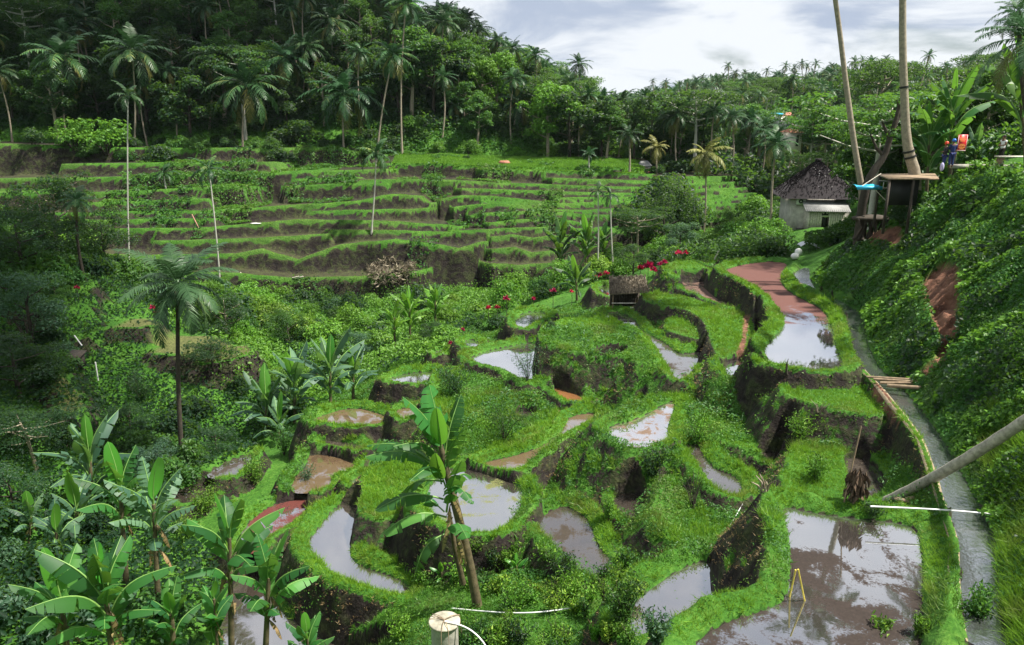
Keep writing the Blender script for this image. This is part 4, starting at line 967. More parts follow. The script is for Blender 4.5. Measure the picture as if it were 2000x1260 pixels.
leafy('mound_tall_weeds', 200000, (-12, 18, 14, 60), 24, lambda x, y, u, v, j, i: ((lush[j, i] > .5) | (KIND[j, i] < 2)) & (patch_w(x, y) > .06) & (soil[j, i] < .5) & ~ivy_m[j, i] & (x > -9 - (y - 20) * .2), .12, 'leaf_mid', .5, .5)
leafy('mound_pale_weeds', 60000, (-12, 18, 14, 60), 24, lambda x, y, u, v, j, i: ((lush[j, i] > .5) | (KIND[j, i] < 2)) & (fbm(x, y, 1.4, 3, 107) > .09) & (soil[j, i] < .5) & ~ivy_m[j, i] & (x > -9 - (y - 20) * .2), .08, 'leaf_yellow', .4, .4)
gorge_px = [(-100,360),(100,440),(180,470),(200,520),(300,545),(560,552),(800,540),(925,500),(990,530),(1090,535),(1180,520),(1330,470),(1420,470),(1345,500),(1160,556),(1060,590),(1000,603),(900,658),(840,700),(720,745),(600,805),(480,888),(330,950),(320,1000),(430,1110),(440,1300),(-100,1300)]
KN = [(196,622),(308,620),(312,636),(230,642)],[(292,668),(350,654),(432,658),(432,672),(350,694),(292,692)],[(320,704),(400,694),(485,674),(494,690),(350,716)]
def gorge_ok(x, y, u, v): return inside(u, v, gorge_px) & ~inside(u, v, KN[0]) & ~inside(u, v, KN[1]) & ~inside(u, v, KN[2]) & (y < 96)
SHADY = lambda x, y, u, v: ((v > 760) & (u < 560)) | (u < 330) | (fbm(x, y, 9, 2, 91) > .12)  # zone whose leaf colour carries painted shade, plus noise patches
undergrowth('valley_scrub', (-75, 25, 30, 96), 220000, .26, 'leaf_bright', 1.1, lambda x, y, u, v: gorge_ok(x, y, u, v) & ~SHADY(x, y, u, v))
undergrowth('shaded_valley_scrub', (-75, 25, 12, 96), 300000, .26, 'leaf_shaded', 1.2, lambda x, y, u, v: gorge_ok(x, y, u, v) & SHADY(x, y, u, v) & (rng.random(len(x)) < np.clip((45 / y) ** 1.0, .2, 1)))  # scrub with shade put into its leaf colour
undergrowth('hut_side_scrub', (8, 33, 60, 104), 60000, .30, 'leaf_mid', 1.5, lambda x, y, u, v: (KIND[near_idx(x, y)] != 2) & ~((x > 24) & (y > 66) & (y < 80) & (u < 1700)) & (u > 1290) & ~inside(u, v, [(1540,440),(1570,440),(1570,500),(1530,500)]))
undergrowth('upper_slope_scrub', (-115, 30, 122, 140), 50000, .42, 'leaf_mid', 1.8, lambda x, y, u, v: (KIND[near_idx(x, y)] != 1) & ~BRIGHT[near_idx(x, y)] & (v < 300) & ((y > 130) | (u < 740)) & ~inside(u, v, [(0, 255), (700, 255), (700, 305), (0, 305)]))
leafy('far_wall_weeds', 160000, (-60, 32, 88, 130), 300, lambda x, y, u, v, j, i: (KIND[j, i] > 0) & (fbm(x, y, 9, 3, 121) > .17), .22, 'weed', .4, .5)
leafy('far_wall_dark_weeds', 120000, (-60, 32, 88, 130), 300, lambda x, y, u, v, j, i: (KIND[j, i] > 0) & (fbm(x, y, 6, 3, 123) > .17), .24, 'leaf_mid', .7, .5)
# -- bare twigs and dead grass heap under the lowest far wall
leafy('dry_grass_heap', 60000, (-25, -5, 60, 102), 200, lambda x, y, u, v, j, i: inside(u, v, [(715,520),(760,500),(815,520),(790,555),(730,560)]), .5, 'straw', .8, .1, .3)

# ------------------------------------------------------------------ bushes and trees in the valley
def bush(u, v, w_px, kind, label, P=None, group=None, name='bush', hk=1.0, D=None):
    p = (ground(u, v) if D is None else np.array([on_d(u, v, D)[0], D, float(ground_z(on_d(u, v, D)[0], D))])) if P is None else np.array(P); s = w_px * p[1] / FPX / 3.0; p = p - [0, 0, .35 * s]
    return thing_from(name, random.choice(BUSH[kind]), ('stem', 'foliage'), p, random.random() * 6.28, (s, s, s * hk * random.uniform(.85, 1.15)), label, 'bush', group)
NAMED_BUSH = [(540,640,95,'leaf_yellow','bright yellow green shrub at the left end of the sunny thicket'),(590,665,100,'leaf_yellow','second yellow green shrub, just below and right of the first'),
  (640,690,110,'leaf_bright','fresh green rounded bush above the banana clump in the valley'),(440,590,90,'leaf_grey','dark blue green bush right of the near coconut palm'),(470,640,120,'leaf_dark','broad dark bush behind the near coconut palm trunk'),
  (1795,398,60,'leaf_mid','dark leafy bush covering the right part of the platform underside'),(1765,440,60,'leaf_dark','bush under the left part of the platform'),(210,290,120,'leaf_bright','light green shrubs heap on the top left grass ledge'),(150,300,90,'leaf_bright','light green shrub at the left of the top ledge'),(580,280,100,'leaf_dark','rounded dark bush at the forest foot by the wide palm'),
  (1300,400,120,'leaf_dark','large dark bush covering the end of the long terrace walls'),(1255,455,110,'leaf_dark','dark bush above the twin areca palms'),(1340,450,110,'leaf_dark','dark bush left of the sloping grassy bank'),
  (1478,428,78,'leaf_bright','bright round shrub on the grassy mound left of the hut'),(1440,480,90,'leaf_bright','bright sprawling shrub above the red algae pond'),(1500,470,80,'leaf_bright','light green shrub below the hut lawn'),
  (1182,560,22,'leaf_bright','small bright bush left of the thatched shelter'),(975,640,60,'leaf_dark','dark bush at the edge of the small far pond'),(940,650,50,'leaf_mid','mid green bush left of the small far pond'),
  (1075,640,26,'leaf_dark','little dark bush right of the small far pond'),(60,560,150,'leaf_mid','mid green bush on the left slope above the small terraces'),(120,500,120,'leaf_bright','sunlit bush on the left slope below the dark trees')]
for u, v, w, k, lab in NAMED_BUSH: bush(u, v, w, k, lab)
nb = 0
pts = scatter_world(-70, 24, 16, 92, 2.9, lambda x, y, z: True)
for x, y, z in pts:
    u, v = project(np.array([x, y, z])); u = float(u); v = float(v)
    if not gorge_ok(x, y, u, v) or not (-80 < u < 2000) or v > 1330: continue
    zt = v - 60
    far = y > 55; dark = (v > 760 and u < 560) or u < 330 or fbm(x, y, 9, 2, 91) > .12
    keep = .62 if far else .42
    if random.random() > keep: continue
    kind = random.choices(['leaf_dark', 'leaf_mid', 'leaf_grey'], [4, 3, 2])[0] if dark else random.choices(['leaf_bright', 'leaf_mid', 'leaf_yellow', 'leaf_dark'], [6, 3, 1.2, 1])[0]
    s = random.uniform(.7, 1.5) * (1 if far else .85)
    nb += 1
    if nb > 270: break
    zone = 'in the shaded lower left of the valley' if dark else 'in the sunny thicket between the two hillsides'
    mk = 'leaf_shaded' if kind == 'leaf_dark' and dark else kind  # dark bushes in this zone take the leaf colour with shade put in
    names = {'leaf_dark': 'dark leafy bush ', 'leaf_mid': 'mid green bush ', 'leaf_grey': 'blue green bush ', 'leaf_bright': 'fresh green bush ', 'leaf_yellow': 'yellowish green bush '}
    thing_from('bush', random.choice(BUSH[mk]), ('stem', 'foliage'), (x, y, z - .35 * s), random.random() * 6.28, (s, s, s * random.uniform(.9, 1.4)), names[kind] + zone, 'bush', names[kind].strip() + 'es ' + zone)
nf = 0
for x, y, z in scatter_world(-100, 32, 122, 138, 3.6, lambda x, y, z: y > edge_y(x) - 8):
    u, v = project(np.array([x, y, z]))
    if not (-60 < u < 1500) or random.random() < (.55 if u < 720 else .2) or (740 < u < 1270 and y < 131): continue
    k = random.choice(['leaf_dark', 'leaf_mid', 'leaf_dark', 'leaf_bright'] if u > 720 else ['leaf_dark', 'leaf_mid']); s = random.uniform(.9, 1.8); nm = {'leaf_dark': 'dark', 'leaf_mid': 'mid green', 'leaf_bright': 'bright green'}[k]
    thing_from('bush', random.choice(BUSH[k]), ('stem', 'foliage'), (x, y, z - .4 * s), random.random() * 6.28, s, nm + ' bush along the foot of the forest above the far terraces', 'bush', nm + ' bushes at the forest foot'); nf += 1
for x, y, z in scatter_world(9, 33, 62, 100, 3.4, lambda x, y, z: not (24 < x < 38 and 64 < y < 84)):
    u, v = project(np.array([x, y, z])); j, i = near_idx(np.array([x]), np.array([y]))
    if not (1290 < u < 1720) or random.random() < .35 or KIND[j[0], i[0]] == 2 or (1535 < u < 1575 and v > 435): continue
    k = random.choice(['leaf_dark', 'leaf_mid', 'leaf_dark', 'leaf_bright']); s = random.uniform(.7, 1.4); nm = {'leaf_dark': 'dark', 'leaf_mid': 'mid green', 'leaf_bright': 'bright green'}[k]
    thing_from('bush', random.choice(BUSH[k]), ('stem', 'foliage'), (x, y, z - .4 * s), random.random() * 6.28, s, nm + ' bush on the slope around and left of the hut', 'bush', nm + ' bushes around the hut'); nf += 1
print('bushes', nb, nf)
# ------------------------------------------------------------------ near coconut palm in the valley
NEARP = palm_crown(400, 3.6, 21, 46, .085, 'frond_near', 1.0, .5, -.6, 0)
def near_palm():
    e = palm(348, 556, 40, 126, 'tall dark trunked coconut palm standing alone in the valley, nearest palm', crown=NEARP, base=(344, 820), trunk='bark_dark', thick=.15, bow=.012)
    q = MB()
    for k in range(9):
        a = k * .7; q.ellipsoid((.24 * math.cos(a), .24 * math.sin(a), -.32 - .1 * (k % 3)), (.12, .12, .15), 7, 5)
    o = q.build('coconuts', M['banana_stem'], e, True); o.location = on_d(348, 560, 40) - np.array(e.location); return e
near_palm()
for uc, vc, D, rp, b, lab in [(150,392,62,42,(155,480),'young upright palm among the dark trees at the left edge'),(2012,78,34,118,(2080,380),'palm at the top right corner reaching into the picture with brownish fronds'),
      (1990,22,40,60,(2040,330),'small palm crown at the very top right corner'),(1262,700,200,1,None,None)]:
    if lab: palm(uc, vc, D, rp, lab, crown=palm_crown(int(uc), 3.6, 20, 34, .08, 'frond_near' if D < 50 else 'frond', 1.0, .45, -.6, 4), base=b, trunk='bark_dark', thick=.14)

# ------------------------------------------------------------------ banana plants
def banana_plant(uc, vc, D, L_px, label, nl=8, seed=0, tears=6, base=None, w=.30, leaves=None, stem_r=.11, split=True, cat='banana plant', lm='banana', n=13, emin=-.5):
    C = on_d(uc, vc, D); L = L_px * D / FPX
    if base is not None: q = on_d(base[0], base[1], D); bx, by = q[0], q[1]
    else: bx, by = C[0] + .1, C[1]
    bz = float(ground_z(bx, by)); bz = min(bz, C[2] - .6)
    e = empty('banana_plant', (bx, by, bz), label, cat); d = C - np.array([bx, by, bz]); t = np.linspace(0, 1, 6)
    Q = np.outer(t, d); Q[0, 2] -= .2
    s = MB(); s.tube(Q, stem_r * (1.25 - .6 * t), 9)
    s.build('stem', M['banana_stem'], e, True); r = np.random.default_rng(seed + 900)
    mats = [M[lm], M['banana_rib']]
    if D < 30 and lm != 'banana_new':
        for q_ in range(3):
            a = r.random() * 6.28; mb = MB(); b0 = d * (.86 - .1 * q_); banana_leaf(mb, b0, b0 + L * .75 * np.array([math.cos(a) * .33, math.sin(a) * .33, -.75]), .16 * L, r, .10, 9, 11, fold=1.0)
            o_ = mb.build('dead_leaf', [M['dry'], M['banana_stem']], e); o_['label'] = 'brown withered hanging leaf'
    if leaves is None:
        leaves = []
        for i in range(nl):
            f = i / max(nl - 1, 1); el = 1.38 - (1.38 - emin) * f + r.normal() * .1; a = i * 2.4 + r.random() * .6 + seed; l = L * (.75 + .4 * r.random())
            leaves.append((d * (1 - (.38 if D < 30 else .6) * f) + [0, 0, -.12 * f], d + l * np.array([math.cos(a) * math.cos(el), math.sin(a) * math.cos(el), math.sin(el)]), .05 + .26 * f, 0 if i == 0 else tears, i == 0))
    for b, tp, arch, tr, new in leaves:
        mb = MB(); banana_leaf(mb, b, tp, w * np.linalg.norm(np.array(tp) - np.array(b)), r, arch, tr, n, fold=.25 if new else .55)
        mb.build('leaf', [M['banana_new'] if new else M[lm], M['banana_rib']], e)
    return e
def main_banana():
    D = 21.5; bx = on_d(930, 1175, D)[0]; bz = float(ground_z(bx, D)); e0 = np.array([bx, D, bz]); rel = lambda u, v, dd=0: on_d(u, v, D + dd) - e0
    e = empty('banana_plant', e0, 'large banana plant with broad drooping leaves in the middle foreground beside the round pond', 'banana plant')
    s = MB(); Q = np.array([rel(934, 1190), rel(915, 1090), rel(893, 1000), rel(872, 920), rel(860, 870)]); s.tube(smooth_open(Q, 1), np.interp(np.linspace(0, 1, 10), [0, .6, 1], [.17, .13, .08]), 10); s.build('stem', M['banana_stem'], e, True)
    s2 = MB(); Q = np.array([rel(905, 1140, .5), rel(888, 1070, .4), rel(878, 1000, .3)]); s2.tube(Q, [.10, .09, .05], 8); s2.build('sucker_stem', M['banana_stem'], e, True)
    r = np.random.default_rng(77)
    for (ub, vb), (ut, vt), dd, arch, w, tr, new in [
        ((862,890),(838,752),.3,.05,.36,4,0), ((858,880),(787,775),-.5,.10,.34,3,0), ((866,900),(848,792),.9,.02,.30,3,0), ((862,945),(850,884),-.9,.03,.22,0,1), ((862,880),(852,795),-1.0,.02,.20,0,1),
        ((860,925),(713,892),-.6,.20,.27,5,0), ((858,915),(716,870),.9,.16,.22,5,0), ((866,975),(732,997),-.7,.16,.25,4,0), ((872,1010),(741,1048),-1.0,.20,.26,3,0), ((868,1000),(786,975),.8,.2,.24,6,0),
        ((876,1040),(812,1120),-.7,.25,.32,4,0), ((868,900),(900,770),.6,.06,.24,7,0), ((872,930),(908,830),-.5,.08,.24,6,0), ((872,1000),(902,900),-.9,.06,.22,3,0), ((880,960),(920,930),1.0,.3,.35,4,0), ((870,950),(800,940),-1.4,.3,.22,4,0), ((885,1040),(912,1052),-1.0,.35,.5,4,0), ((862,905),(768,872),-.9,.22,.26,5,0), ((866,940),(790,1020),.9,.28,.26,5,0), ((864,890),(815,800),.6,.10,.28,5,0), ((868,960),(925,985),-.9,.3,.26,5,0)]:
        b = rel(ub, vb); t = rel(ut, vt, dd); mb = MB(); banana_leaf(mb, b, t, w * np.linalg.norm(t - b) * 1.35, r, arch, tr + 3 * (tr > 0), 17, fold=.42)
        mb.build('leaf', [M['banana_new'] if new else M['banana'], M['banana_rib']], e)
    for k in range(5):
        b = rel(876 + 4 * k, 960 + 25 * k, -.1); mb = MB(); a = k * 1.9; banana_leaf(mb, b, b + np.array([.45 * math.cos(a), .45 * math.sin(a), -1.15]), .26, r, .10, 9, 11, fold=1.0); o_ = mb.build('dead_leaf', [M['dry'], M['banana_stem']], e); o_['label'] = 'brown withered hanging leaf'
main_banana()
BP = [ # uc, vc, D, leaf px, leaves, label, base, tears, material
 (525,1128,19.5,110,7,'banana plant with one tall upright bright leaf left of the blue pond rim',(505,1260),6,'banana'),
 (448,1050,22,120,6,'banana plant with an upright leaf and a long bent stalk below the red algae pond',(445,1230),4,'banana'),
 (205,1150,18,150,10,'big banana clump spreading bright leaves at the lower left',(215,1300),5,'banana'),
 (120,1175,18.5,120,7,'banana plant with wide leaves pointing left at the lower left edge',(130,1300),5,'banana'),
 (300,985,23,110,8,'dark banana plant with tattered greyish leaves',(300,1150),9,'leaf_grey'),
 (235,960,24.5,100,7,'dark banana plant just left of the tattered one',(240,1120),8,'banana'),
 (110,1040,26,75,6,'small dark banana plant near the left edge above the big clump',(115,1140),6,'leaf_grey'),
 (60,1010,28,60,5,'half dry banana plant with pale flower stalks near the left edge',(62,1100),8,'leaf_grey'),
 (418,1170,18,60,5,'young banana plant with a short pale new leaf at the bottom left',(416,1250),2,'banana'),
 (600,1245,17,60,6,'low banana sprout at the bottom edge under the dark wall',(600,1300),3,'banana'),
 (335,1200,18.5,75,6,'banana plant with drooping dark leaves between the big clump and the young one',(335,1300),5,'banana'),
 (175,890,33,80,7,'dim banana plant in the dark hollow at the left',(175,960),5,'leaf_grey'),
 (150,1000,30,70,6,'dim banana plant below the one in the dark hollow',(150,1060),5,'leaf_grey'),
 (520,790,46,62,8,'left banana plant of the blue green clump beside the terraces',(520,850),6,'leaf_grey'),
 (575,745,47,62,8,'middle banana plant of the blue green clump beside the terraces',(575,820),5,'leaf_grey'),
 (645,720,46,70,9,'tallest banana plant of the blue green clump with upright leaves',(645,800),4,'leaf_grey'),
 (690,730,47,55,7,'right banana plant of the blue green clump, close to the pond rim',(690,790),5,'leaf_grey'),
 (545,830,44,50,7,'lowest banana plant of the blue green clump',(545,880),6,'leaf_grey'),
 (1145,462,84,34,9,'pale green banana clump left of the twin small areca palms',(1145,500),3,'leaf_mid'),
 (1178,470,85,28,8,'smaller pale green banana clump at the foot of the twin areca palms',(1178,500),3,'leaf_mid'),
 (1125,545,64,38,8,'dark upright leaved plant left of the thatched shelter',(1127,590),3,'leaf_dark'),
 (1095,470,84,40,8,'dark feathery upright plant left of the pale banana clump',(1095,530),8,'leaf_dark'),
 (800,600,62,36,9,'broad leaved clump in the middle of the sunny thicket',(800,640),2,'leaf_bright'),
 (850,585,64,32,9,'second broad leaved clump just right of the middle one in the thicket',(850,630),2,'leaf_bright'),
 (770,620,60,30,8,'third broad leaved clump at the lower left of the thicket clumps',(770,650),2,'leaf_bright'),
 (1858,215,50,62,9,'banana plant rising above the red sign',(1862,320),4,'banana'),
 (1815,270,50,52,9,'banana plant left of the red sign behind the helmeted people',(1818,330),5,'banana'),
 (1905,290,51,40,7,'dull banana plant between the red sign and the white shirted person',(1905,330),5,'leaf_grey'),
 (1990,150,42,75,6,'banana leaves hanging in at the upper right edge',(2010,330),6,'leaf_mid'),
 (1008,1105,19.5,32,5,'small yellow green banana sprout in the weeds right of the big stem',(1010,1140),0,'banana_new'),
 (862,1118,20.5,30,4,'yellow green sprout leaning on the base of the big banana plant',(875,1160),0,'banana_new'),
]
for i, (uc, vc, D, L, nl, lab, b, tr, lm) in enumerate(BP):
    if lm == 'banana_new': D = float(ground(uc, vc + 22)[1]) + .1; b = None
    if D < 30: banana_plant(uc, vc, D, L * 1.02, lab, nl + 4, i * 3, tr, b, emin=-.75, lm=lm, w=.36 if lm != 'banana_new' else .4, stem_r=.095 if L > 70 else .05, cat='banana plant' if 'banana' in lab else 'plant')
    else: banana_plant(uc, vc, D, L * 1.3, lab, nl + 4, i * 3, 3, b, lm=lm, w=.27, stem_r=.10, n=9, cat='banana plant' if 'banana' in lab else 'leafy plant')

# ------------------------------------------------------------------ single trees in the valley
NT = [tree_mesh(600 + i, 8, 3.0, .20, 6000, 'round', 'bark_dark', ('leaf_dark', 'leaf_mid', 'leaf_grey')[i]) for i in range(3)] + [tree_mesh(610, 8, 3.2, .17, 6000, 'umbrella', 'bark_pale', 'leaf_dark'), tree_mesh(611, 8, 2.8, .20, 5000, 'tall', 'bark_pale', 'leaf_dark')]
for k, (u, v, D, hp, q, lab) in enumerate([(85,330,72,170,4,'tall dark tree at the left edge in front of the far terraces'),(190,400,74,120,0,'dark rounded tree left of the tallest thin areca palm'),(20,400,60,190,0,'large dark tree cut by the left edge of the picture'),
    (40,520,52,180,2,'blue green tree on the left slope above the small terraces'),(15,640,44,200,0,'dark leaning tree at the left edge beside the small terraces'),(110,590,56,70,1,'small round tree between the two small terrace steps at the left'),(50,790,36,190,3,'flat topped dark tree at the left edge in the hollow'),
    (250,800,44,110,0,'dark round tree below the small left terraces'),(420,745,52,100,0,'dark round tree right of the near coconut palm'),(300,860,38,110,2,'blue green tree in the hollow above the tattered banana plant'),(420,860,42,90,0,'dark low tree at the outer foot of the terraces'),
    (10,900,30,170,0,'very dark tree at the left edge above the banana clump'),(435,570,66,110,4,'slim dark tree just right of the near coconut palm crown'),(560,600,70,80,1,'round mid green tree at the head of the sunny thicket'),(700,640,60,70,2,'blue green round tree in the middle of the valley floor'),(850,640,58,60,0,'dark round tree at the right of the broad leaved clumps'),
    (1300,350,92,130,0,'broad dark tree covering the right end of the long terrace walls'),(1250,400,86,110,3,'spreading dark tree above the twin areca palms'),(1240,470,72,70,0,'dark tree behind the thatched shelter'),(1330,430,80,90,2,'dim tree at the right of the spreading one by the areca palms'),(1430,400,78,60,1,'round tree at the right end of the terraces by the hut'),
    (1700,300,90,150,4,'dark tree between the two tall bare trunks'),(1580,290,98,90,3,'flat crowned tree rising behind the hut roof'),(1730,230,80,150,0,'big dark tree behind the thickest palm trunk'),(1650,200,110,150,3,'tall flat crowned tree left of the thickest trunk'),(1720,110,120,170,3,'tallest flat crowned tree on the skyline by the thickest trunk'),
    (1820,180,75,120,4,'dark tree behind the banana plant left of the red sign'),(1900,150,70,170,0,'big dark tree above the red sign'),(1960,200,66,150,2,'dark tree behind the blue tent')]):
    C = on_d(u, v, D); h = hp * D / FPX; gz = float(ground_z(C[0], D)); top = C[2]; z0 = gz - .3; hh = max(top - gz, 2.5); w = h / 8 * 1.15
    thing_from('valley_tree', NT[q], ('trunk', 'crown'), (C[0], D, z0), k * 1.7, (w, w, hh / 8), lab, 'tree')

# ------------------------------------------------------------------ red leaved plants
def red_plant(u, v, px, D, label, group=None):
    C = on_d(u, v, D); bz = float(ground_z(C[0], C[1])); h = max(C[2] - bz, .3); e = empty('red_leaf_plant', (C[0], C[1], bz), label, 'plant', group)
    s = MB(); s.tube(np.array([[0, 0, -.1], [.03, .02, h * .5], [0, 0, h]]), [.03, .025, .02], 5); s.build('stem', M['bark_dark'], e)
    mb = MB(); R_ = px * D / FPX; k = 26; D_ = rand_dirs(k); D_[:, 2] = np.abs(D_[:, 2]) * 1.1 - .15; D_ = unit(D_)
    leaf_cards(mb, np.array([0, 0, h]) + D_ * R_ * .55, unit(np.cross(D_, rng.normal(size=(k, 3)))), R_ * 1.1, .38, T=D_); mb.build('leaves', M['red_leaf'], e)
for u, v, px, D, lab in [(1170,538,10,62,'red leaved plant left of the thatched shelter, left one of a pair'),(1184,535,9,62,'red leaved plant left of the thatched shelter, right one of a pair'),
    (1266,520,15,54,'biggest red leaved plant beside the thatched roof'),(1276,528,11,54,'red leaved plant tucked under the biggest one by the thatched roof'),(1251,524,9,56,'small red leaved plant directly behind the thatched roof'),
    (1298,513,9,58,'red leaved plant between the thatched roof and the small mound pair'),(1289,517,8,58,'little red leaved plant next to the thatched roof cluster'),(1325,495,10,60,'red leaved plant on the small mound, left of two'),(1338,494,9,60,'red leaved plant on the small mound, right of two'),
    (1080,568,9,60,'tall red leaved plant at the head of the small terraces'),(1117,570,7,62,'single red leaved plant before the dark upright plant'),(989,584,10,60,'bright red leaved plant on a tall stem in the thicket edge'),(954,602,8,58,'low red leaved plant at the thicket edge, left of a pair'),
    (971,601,8,58,'low red leaved plant at the thicket edge, right of a pair'),(1042,584,7,62,'faint red leaved plant above the small far pond'),(904,645,7,54,'red leaved plant over the tiny ponds'),(879,671,7,51,'lowest red leaved plant near the tiny ponds'),
    (298,601,9,56,'left red leaved plant by the coconut palm trunk in the valley'),(308,610,9,56,'right red leaved plant by the coconut palm trunk in the valley'),(150,563,8,58,'lone red leaved plant on the left slope')]:
    red_plant(u, v, px * .82, D, lab)

# ------------------------------------------------------------------ wispy shrubs on the terraces, reeds, twigs
def wispy(u, v, hpx, wpx, lm, label, leaf=.07, n=650, name='shrub', seed=1, upright=.5):
    p = ground(u, v); k = p[1] / FPX; h = hpx * k; w = wpx * k; r = np.random.default_rng(seed + 500); e = empty(name, p, label, 'shrub'); s = MB(); mb = MB(); C = []
    for i in range(9):
        a = r.random() * 6.28; q = w * .5 * r.random() ** .5; end = np.array([math.cos(a) * q, math.sin(a) * q, h * (.6 + .4 * r.random())]); P = np.array([[0, 0, -.05], end * [.35, .35, .5], end]); s.tube(P, [.02, .012, .004], 4)
        m = n // 9; t = .25 + .75 * r.random(m); C.append(np.stack([np.interp(t, [0, .5, 1], P[:, j]) for j in range(3)], 1) + r.normal(size=(m, 3)) * w * .10)
    C = np.vstack(C); T = unit(rand_dirs(len(C), r) + np.array([0, 0, upright])); leaf_cards(mb, C, unit(np.cross(T, rand_dirs(len(C), r))), leaf * (.6 + .8 * r.random(len(C))), .32, T=T)
    s.build('stems', M['bark_dark'], e); mb.build('foliage', M[lm], e)
for i, (u, v, h, w, lm, lab, lf, n) in enumerate([
    (1030,745,80,70,'leaf_grey','wispy blue green sapling standing in front of the crescent pond',.10,800),(985,860,90,130,'leaf_mid','loose feathery shrub on the slope below the crescent pond',.12,1300),
    (890,770,60,80,'leaf_dark','dense dark shrub right of the pale oval pond rim',.14,1100),(600,950,55,50,'leaf_grey','pale bluish shrub at the edge of the brown pond',.09,600),(500,950,70,70,'leaf_yellow','yellowish fern like shrub left of the brown pond',.13,900),
    (555,890,80,60,'leaf_mid','green shrub at the outer corner of the terraces',.13,1000),(1190,1020,60,40,'leaf_bright','bright leafy shrub beside the trickling water',.10,700),(1275,940,75,60,'leaf_dark','dark glossy shrub hanging over the pond bank',.14,900),
    (1215,1235,160,90,'leaf_mid','tall leafy stems at the bottom middle of the picture',.11,1300),(1280,1262,90,70,'leaf_grey','bluish narrow leaved shrub at the bottom edge near the grey pond',.10,900),(1010,1190,60,90,'leaf_bright','low leafy weeds behind the white pipe',.11,900),
    (1110,1180,70,80,'leaf_bright','taller leafy weeds at the right end of the white pipe',.11,900),(780,1250,70,90,'leaf_bright','bright ragged shrub left of the concrete pillar',.12,900),(930,1262,60,80,'leaf_mid','shrub at the bottom edge right of the concrete pillar',.12,800),
    (1720,1262,70,60,'leaf_yellow','yellow green shrub at the bottom edge over the muddy water',.11,700),(1900,1230,110,90,'leaf_mid','leafy shrub over the canal at the bottom right',.12,1100),(1365,870,60,60,'leaf_bright','round weed clump on the slope above the narrow dark pond',.11,700),
    (1560,860,50,90,'leaf_bright','weed clump on the mound below the big upper pond',.11,900),(1590,940,60,70,'leaf_bright','light weed clump on the knob above the muddy pond',.11,800),(1700,1010,25,60,'leaf_dark','dark weeds under the leaning trunk base',.09,500),
    (1640,425,70,60,'leaf_dark','small dark tree leaning over the hut porch',.20,1200),(1652,448,30,20,'leaf_bright','bright sapling right of the hut porch',.14,300),(280,790,60,70,'leaf_dark','dark shrub at the foot of the small left terraces',.16,900),
    (260,760,40,50,'leaf_grey','bluish shrub on the lowest left terrace',.14,600),(400,1000,60,80,'leaf_yellow','yellow green shrub between the banana plants',.12,1000),(365,1060,70,90,'leaf_yellow','larger yellow green shrub below the dark terrace ponds',.13,1200),(1795,1245,60,40,'leaf_bright','bright herb at the end of the grassy strip by the canal',.10,500)]):
    wispy(u, v, h, w, lm, lab, lf, n, seed=i)
def twigs(u, v, hpx, wpx, label, seed=0, m=M['bark_dark'], n=9, name='dead_twigs', cat='twigs', base=None, thick=.02):
    p = ground(u, v) if base is None else np.array(base); k = p[1] / FPX; r = np.random.default_rng(seed + 40); mb = MB()
    for i in range(n):
        e_ = np.array([r.normal() * wpx * k * .3, r.normal() * wpx * k * .2, hpx * k * (.5 + .5 * r.random())]); mb.tube(np.array([[r.normal() * .04, r.normal() * .04, -.1], e_ * [.4, .4, .55] + r.normal(size=3) * .03, e_]), [thick, thick * .7, thick * .25], 5)
    o = mb.build(name, m, None, True, p); return tag(o, label, cat)
twigs(1353,995,100,60,'black bare twigs standing on the grassy mound in the middle',1); twigs(1535,728,32,12,'three dark sticks poking from the blue end of the upper pond',2, n=3, thick=.035)
twigs(1495,960,35,50,'broken pale stump and twigs at the head of the muddy pond',3, m=M['straw'], n=8, thick=.04); twigs(1600,815,30,40,'dry twig heap on the slope below the upper pond',4, m=M['straw'])
twigs(1545,1150,80,30,'thin dark bent twigs at the left shore of the muddy pond',5, n=4, thick=.012); twigs(60,690,120,100,'bare grey branches among the dark trees on the left slope',6, n=10, thick=.05); twigs(1265,470,90,70,'pale forked branches in the dark bushes above the shelter',7, m=M['bark_white'], n=6, thick=.06)
twigs(985,1015,12,12,'small black twig at the edge of the round pond',8, n=4)

wd = 0
for k in range(60):
    u = random.uniform(820, 1240); v = random.uniform(1090, 1280)
    if inside(np.array([u]), np.array([v]), [(1030,1000),(1200,1090),(1190,1140),(1110,1110)])[0] or (820 < u < 900 and v > 1150): continue
    p = ground(u, v); j, i = near_idx(p[:1], p[1:2])
    if KIND[j[0], i[0]] == 3: continue
    lm = random.choice(['leaf_bright', 'leaf_mid', 'leaf_bright', 'leaf_yellow', 'leaf_dark']); c = {'leaf_bright': 'bright', 'leaf_mid': 'mid green', 'leaf_yellow': 'yellowish', 'leaf_dark': 'dark'}[lm]
    wispy(u, v, random.uniform(28, 62), random.uniform(35, 70), lm, c + ' leafy weed in the rough growth around the concrete pillar and white pipe', random.uniform(.07, .15), 320, 'weed', 100 + k)

for o in list(COL.objects):
    if o.name.split('.')[0] == 'weed': o['group'] = o['label'].split(' leafy')[0] + ' weeds in the rough growth at the bottom middle'; o['category'] = 'weed'
